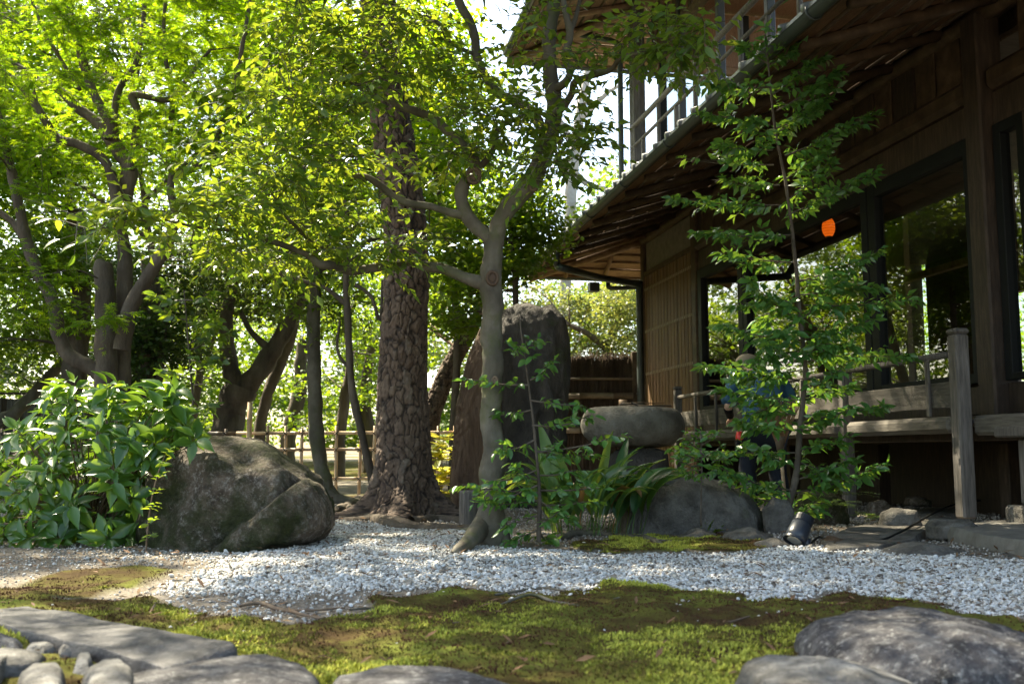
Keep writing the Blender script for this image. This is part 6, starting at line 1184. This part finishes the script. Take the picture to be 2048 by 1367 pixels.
for px in posts:
    for z_ in zt:
        x = fx(px); tie.tube([(x - .02, FY - .04, z_ - .02), (x + .02, FY - .042, z_ + .02), (x + .03, FY, z_ + .02), (x - .02, FY - .04, z_ - .02)], .004, 4, False); tie.tube([(x + .02, FY - .04, z_ - .02), (x - .02, FY - .042, z_ + .02)], .004, 4, False)
o = tie.build('cord_ties', M['frame'], bf); o['kind'] = 'stuff'
p = U(498, 880, FY - .1); pb = empty('bamboo_post', (p.x, p.y, 0), 'single thick pale bamboo post rising above the grid fence behind the boulder', 'post')
cane('pole', (p.x, p.y, -.03), (p.x, p.y, U(498, 804, FY - .1).z), .028, pb, bam, .3)
# slanting bamboo at the left edge behind the shrub
p = U(-20, 950, 6.6); sb_ = empty('bamboo_pole', (p.x, p.y, 0), 'thick green grey bamboo pole leaning across behind the shrub at the left edge', 'pole'); cane('pole', U(-60, 965, 6.5), U(110, 872, 6.9), .03, sb_, bam, .25)
# brushwood fence by the house corner
BFY = 15.3
br = mat('brushwood twigs', [(0.3, (0.05, 0.032, 0.022)), (0.5, (0.10, 0.068, 0.048)), (0.75, (0.18, 0.13, 0.095))], 4, .85, .3, 30, (3, 3, .5), vary=.2)
bfz = empty('brushwood_fence', U(1200, 900, BFY), 'brown brushwood screen fence with bamboo rails joining the house corner', 'fence')
n = 900; x0, x1 = U(1090, 900, BFY).x, U(1268, 900, BFY).x; xs_ = RNG.uniform(x0, x1, n); A = np.stack([xs_, BFY + RNG.uniform(-.04, .04, n), np.full(n, .05)], 1); zt_ = U(1200, 716, BFY).z
B = np.stack([xs_ + RNG.normal(0, .03, n), BFY + RNG.uniform(-.05, .05, n), zt_ + RNG.normal(0, .035, n)], 1); V, F = sticks(A, B, .009)
# sticks taper: keep them sturdy by adding a second layer
A2 = A + RNG.normal(0, .02, A.shape) * [1, .5, 0]; A2[:, 2] = RNG.uniform(.6, 1.3, n); V2_, F2 = sticks(A2, B + RNG.normal(0, .05, B.shape) * [1, .3, 1], .007)
o = link('brush', npmesh('brush', np.concatenate([V, V2_]), np.concatenate([F, F2 + len(V)]), br), bfz); o['kind'] = 'stuff'
mb = MB(); mb.box(np.array([x0, BFY + .05, .05]), np.array([x1, BFY + .08, zt_ - .06])); mb.build('backing', br, bfz)
for y_, r in ((757, .022), (791, .05), (860, .05)): cane('rail', U(1092, y_, BFY - .09), U(1266, y_, BFY - .09), r, bfz, bamd, .5)
a = U(1262, 704, BFY); b = U(1279, 704, BFY); mb = MB(); mb.bbox(np.array([a.x, BFY - .1, -.05]), np.array([b.x, BFY + .06, a.z]), .01); mb.build('post', M['wood_u'], bfz)
# board fence at the far left
BY2 = 20.0
wf = empty('board_fence', U(60, 900, BY2), 'dark weathered board fence far behind the maple at the left edge', 'fence')
xa = U(-140, 900, BY2).x
for k in range(34):
    x = xa + k * .115; zt2 = U(0, 789, BY2).z - k * .006 + RNG.normal(0, .004); mb = MB(); mb.bbox(np.array([x, BY2 - .02 - .01 * (k % 2), .05]), np.array([x + .108, BY2 + .01, zt2]), .003); mb.build('board', M['wood_grey'] if k % 3 else M['wood_dark'], wf)
mb = MB(); mb.bbox(np.array([xa - .1, BY2 - .06, U(0, 789, BY2).z + .005]), np.array([xa + 34 * .115, BY2 + .05, U(0, 789, BY2).z + .05]), .005); mb.build('cap_rail', M['wood_dark'], wf)
# wooden stake by the pine
g_ = G(938, 1046); mb = MB(); zt_ = U(938, 980, g_.y).z; hw_ = 20 * g_.y / FOC; mb.tube([(g_.x, g_.y, -.03), (g_.x, g_.y, zt_ - .01), (g_.x, g_.y, zt_)], [hw_, hw_, hw_ * .9], 14); o = mb.build('wooden_stake', M['wood_grey'], None, False); tag(o, 'short cut wooden stump post between pine roots and the smooth trunk', 'post')
g_ = G(657, 1035); mb = MB(); hw_ = 8 * g_.y / FOC; mb.tube([(g_.x, g_.y, -.03), (g_.x, g_.y, U(657, 992, g_.y).z)], hw_, 12); o = mb.build('wooden_stake', M['wood_dark']); tag(o, 'short dark stake at the right end of the boulder', 'post')
# ============================================================ SPOTLIGHT
sm = plain('navy black painted metal', (.02, .026, .036), .38, .5)
Ys = 5.35; sb0 = G(1613, 1098); sp_ = empty('garden_spotlight', (sb0.x, sb0.y, 0), 'dark cylindrical garden spotlight tilted down at the gravel edge', 'spotlight')
c = U(1598, 1060, Ys); ax = Vector((.42, .35, .62)).normalized()   # from lens to the back
t_ = Vector((0, 0, 1)).cross(ax).normalized(); u_ = ax.cross(t_)
def ringtube(offs, rs, name, m, n=28):
    mb = MB(); mb.tube([c + ax * o_ for o_ in offs], rs, n, cap=True); return mb.build(name, m, sp_, True)
ringtube([-.066, -.064, -.03, .035, .04, .044, .075, .08], [.052, .056, .056, .053, .046, .046, .042, .036], 'lamp_body', sm)
for k in range(6):
    o_ = .045 + k * .007; mb = MB(); mb.tube([c + ax * o_, c + ax * (o_ + .0028)], .051, 24); mb.build('cooling_fin', sm, sp_, False)
mb = MB(); V, F = tube([c - ax * .075, c - ax * .062], [.058, .058], 28); mb.add(V, F); V, F = tube([c - ax * .075, c - ax * .062], [.050, .050], 28); mb.add(V, F[:, ::-1]); mb.build('rim', sm, sp_, True)
lensm = bpy.data.materials.new('lamp lens'); lensm.use_nodes = True; b = lensm.node_tree.nodes['Principled BSDF']; b.inputs['Base Color'].default_value = (.75, .75, .68, 1); b.inputs['Roughness'].default_value = .15; b.inputs['Metallic'].default_value = .6
mb = MB(); mb.tube([c - ax * .0695, c - ax * .0665], [.028, .050], 28); mb.build('lens', lensm, sp_, True)
j = U(1612, 1083, Ys + .02); mb = MB(); mb.tube([(j.x, j.y, -.02), (j.x, j.y, j.z - .01), (j.x, j.y, j.z + .02)], [.026, .026, .024], 20); mb.build('base', sm, sp_, True)
mb = MB(); mb.tube([Vector((j.x, j.y, j.z + .01)), c + ax * .02 - u_ * .05], .012, 10); mb.build('bracket', sm, sp_, True)
pts = [(j.x + .02, j.y, j.z - .01)] + [tuple(G(x, y) + Vector((0, 0, zz))) for x, y, zz in ((1640, 1080, .02), (1662, 1092, .012), (1700, 1092, .012), (1760, 1088, .02), (1810, 1074, .045), (1860, 1050, .07), (1880, 1042, .08), (1910, 1034, .10), (1960, 1024, .1), (2080, 1026, .1))]
mb = MB(); mb.tube(spline(pts, 6), .007, 8); o = mb.build('power_cable', M['frame'], None, True); tag(o, 'thin black cable running from the spotlight over the stones to the right', 'cable')
# ============================================================ PERSON (gardener seen from behind) and BROOM
def skin(name, V, E, rad, m, parent, sub=2, root_=0):
    me = bpy.data.meshes.new(name + '_s'); me.from_pydata([tuple(v) for v in V], E, []); o = bpy.data.objects.new(name + '_s', me); COL.objects.link(o); md = o.modifiers.new('s', 'SKIN'); md.use_smooth_shade = True
    for i, r in enumerate(rad): sv = me.skin_vertices[0].data[i]; sv.radius = (r, r) if not isinstance(r, tuple) else r; sv.use_root = (i == root_)
    s2 = o.modifiers.new('u', 'SUBSURF'); s2.levels = sub; s2.render_levels = sub
    dg = bpy.context.evaluated_depsgraph_get(); nm = bpy.data.meshes.new_from_object(o.evaluated_get(dg)); bpy.data.objects.remove(o); nm.materials.clear(); nm.materials.append(m); nm.name = name
    for p_ in nm.polygons: p_.use_smooth = True
    return link(name, nm, parent)
PX, PYY = 2.03, 8.0
per = empty('person', (PX, PYY, 0), 'gardener in blue shirt bending away behind the tall sapling with a cap on', 'person')
skinm = plain('skin', (.45, .28, .19), .55, .4); blue = mat('blue work shirt', [(.3, (.02, .06, .10)), (.6, (.04, .11, .17)), (.8, (.06, .15, .22))], 6, .85, .4, 60); navy = mat('black work trousers', [(.3, (.008, .010, .016)), (.7, (.018, .022, .032))], 6, .9, .3, 60); blk = plain('black sleeve', (.008, .008, .009), .8, .2); capm = plain('beige cap cloth', (.20, .175, .13), .9, .2)
J = dict(pel=(0, 0, .68), sp1=(0, .06, .86), sp2=(0, .16, 1.04), nk=(-.01, .27, 1.13), nk2=(-.015, .32, 1.17), hd=(-.03, .42, 1.17), hd2=(-.03, .45, 1.235), sl=(-.18, .20, 1.10), el=(-.27, .13, .87), wl=(-.20, .36, .80), hl=(-.17, .42, .78), sr=(.17, .20, 1.10), er=(.27, .16, .87), wr=(.20, .36, .84), hr=(.17, .42, .84),
         pl=(-.09, .02, .64), kl=(-.13, .12, .36), al=(-.13, -.02, .08), fl=(-.14, .12, .035), pr=(.09, .02, .64), kr=(.12, .14, .36), ar=(.13, -.01, .08), fr=(.14, .13, .035))
def W_(k): return Vector(J[k]) + Vector((PX, PYY, 0))
def chain(names, edges, rad, nm, m, **k): return skin(nm, [W_(n) for n in names], edges, rad, m, per, **k)
chain(['pel', 'sp1', 'sp2', 'nk', 'nk2', 'hd', 'hd2', 'sl', 'el', 'wl', 'hl', 'sr', 'er', 'wr', 'hr', 'pl', 'kl', 'al', 'fl', 'pr', 'kr', 'ar', 'fr'],
      [(0, 1), (1, 2), (2, 3), (3, 4), (4, 5), (5, 6), (2, 7), (7, 8), (8, 9), (9, 10), (2, 11), (11, 12), (12, 13), (13, 14), (0, 15), (15, 16), (16, 17), (17, 18), (0, 19), (19, 20), (20, 21), (21, 22)],
      [(.13, .09), (.12, .085), (.12, .09), .05, .047, .085, .075, .052, .036, .024, .03, .052, .036, .024, .03, .078, .05, .034, .035, .078, .05, .034, .035], 'body', skinm)
chain(['pel', 'sp1', 'sp2', 'nk', 'sl', 'el', 'sr', 'er'], [(0, 1), (1, 2), (2, 3), (2, 4), (4, 5), (2, 6), (6, 7)], [(.19, .15), (.17, .13), (.165, .12), .065, .08, .066, .08, .066], 'shirt', blue, sub=3)
shv = bpy.data.objects[[c.name for c in per.children if c.name.startswith('shirt')][0]].data; co = np.zeros(len(shv.vertices) * 3, np.float32); shv.vertices.foreach_get('co', co); co = co.reshape(-1, 3); cen = co.mean(0); f_ = np.abs(fbm(co * np.array([16, 16, 7]), 3, 71)); co = co + unit(co - cen) * (0.022 * (0.5 - f_))[:, None]; shv.vertices.foreach_set('co', co.astype(np.float32).ravel()); shv.update()
chain(['el', 'wl'], [(0, 1)], [.045, .034], 'sleeve', blk, sub=1); chain(['er', 'wr'], [(0, 1)], [.045, .034], 'sleeve', blk, sub=1)
chain(['pel', 'pl', 'kl', 'al', 'pr', 'kr', 'ar'], [(0, 1), (1, 2), (2, 3), (0, 4), (4, 5), (5, 6)], [(.15, .115), .10, .078, .065, .10, .078, .065], 'trousers', navy)
h_ = W_('hd2'); mb = MB(); V, F = ICO[3]; Vc = V[:, :] * np.array([.098, .115, .075]) + np.array([h_.x, h_.y - .01, h_.z + .03]); mb.add(Vc, F); mb.build('cap', capm, per, True)
mb = MB(); mb.tube([W_('nk') + Vector((.075 * math.cos(t), .02 + .06 * math.sin(t), .02 + .01 * math.sin(t))) for t in np.linspace(0, 6.28, 14)], .022, 8); mb.build('towel', capm, per, True)
for k_, s_ in (('al', 'fl'), ('ar', 'fr')):
    a = W_(k_); mb = MB(); V, F = ICO[3]; mb.add(V * np.array([.05, .13, .045]) + np.array([a.x, a.y + .06, .045]), F); mb.build('boot', blk, per, True)
for k_, sg in (('hl', 1), ('hr', -1)):
    a = W_(k_)
    for f in range(4):
        p0 = a + Vector((sg * (-.03 + .018 * f), .02, -.005)); mb = MB(); mb.tube([p0, p0 + Vector((0, .035, -.012)), p0 + Vector((0, .05, -.035)), p0 + Vector((0, .04, -.055 + .004 * f))], [.0095, .009, .008, .0065], 7); mb.build('finger', skinm, per, True)
    p0 = a + Vector((sg * .035, -.005, 0)); mb = MB(); mb.tube([p0, p0 + Vector((sg * .02, .03, -.02)), p0 + Vector((sg * .012, .05, -.04))], [.011, .010, .007], 7); mb.build('thumb', skinm, per, True)
mb = MB(); pz = U(1480, 885, 7.85); mb.bbox(np.array([pz.x - .03, pz.y - .02, pz.z - .06]), np.array([pz.x + .05, pz.y + .05, pz.z + .03]), .01); mb.build('belt_pouch', blk, per)
mb = MB(); mb.tube([(pz.x, pz.y + .01, pz.z + z_) for z_ in (-.03, .05, .085, .09)], [.03, .03, .024, .012], 14); mb.build('red_bottle', plain('red plastic', (.62, .03, .025), .35, .5), per, True)
bp_ = U(1462, 810, 7.9); 
broom = empty('broom', U(1562, 905, 7.7), 'bamboo broom with its twig head up behind the gardener back', 'broom')
h0 = U(1560, 880, 7.7); n = 200; a_ = RNG.uniform(-1, 1, n); A = np.array(list(h0)) + np.stack([a_ * .03, RNG.uniform(-.02, .02, n), RNG.uniform(-.03, .02, n)], 1); B = np.array(list(U(1556, 806, 7.7))) + np.stack([a_ * .155 + RNG.normal(0, .012, n), RNG.normal(0, .03, n), RNG.uniform(-.05, .055, n)], 1)
V, F = sticks(A, B, .003); o = link('bristles', npmesh('bristles', V, F, mat('straw twigs', [(.3, (.22, .12, .06)), (.7, (.38, .24, .13))], 5, .8, .2, 30)), broom); o['kind'] = 'stuff'
mb = MB(); mb.tube([h0 + Vector((0, 0, .03)), h0, h0 - Vector((0, 0, .08))], [.045, .038, .026], 14); mb.build('binding', bamd, broom, True)
cane('handle', h0 - Vector((0, 0, .05)), U(1572, 1018, 7.75), .014, broom, bam, .2)
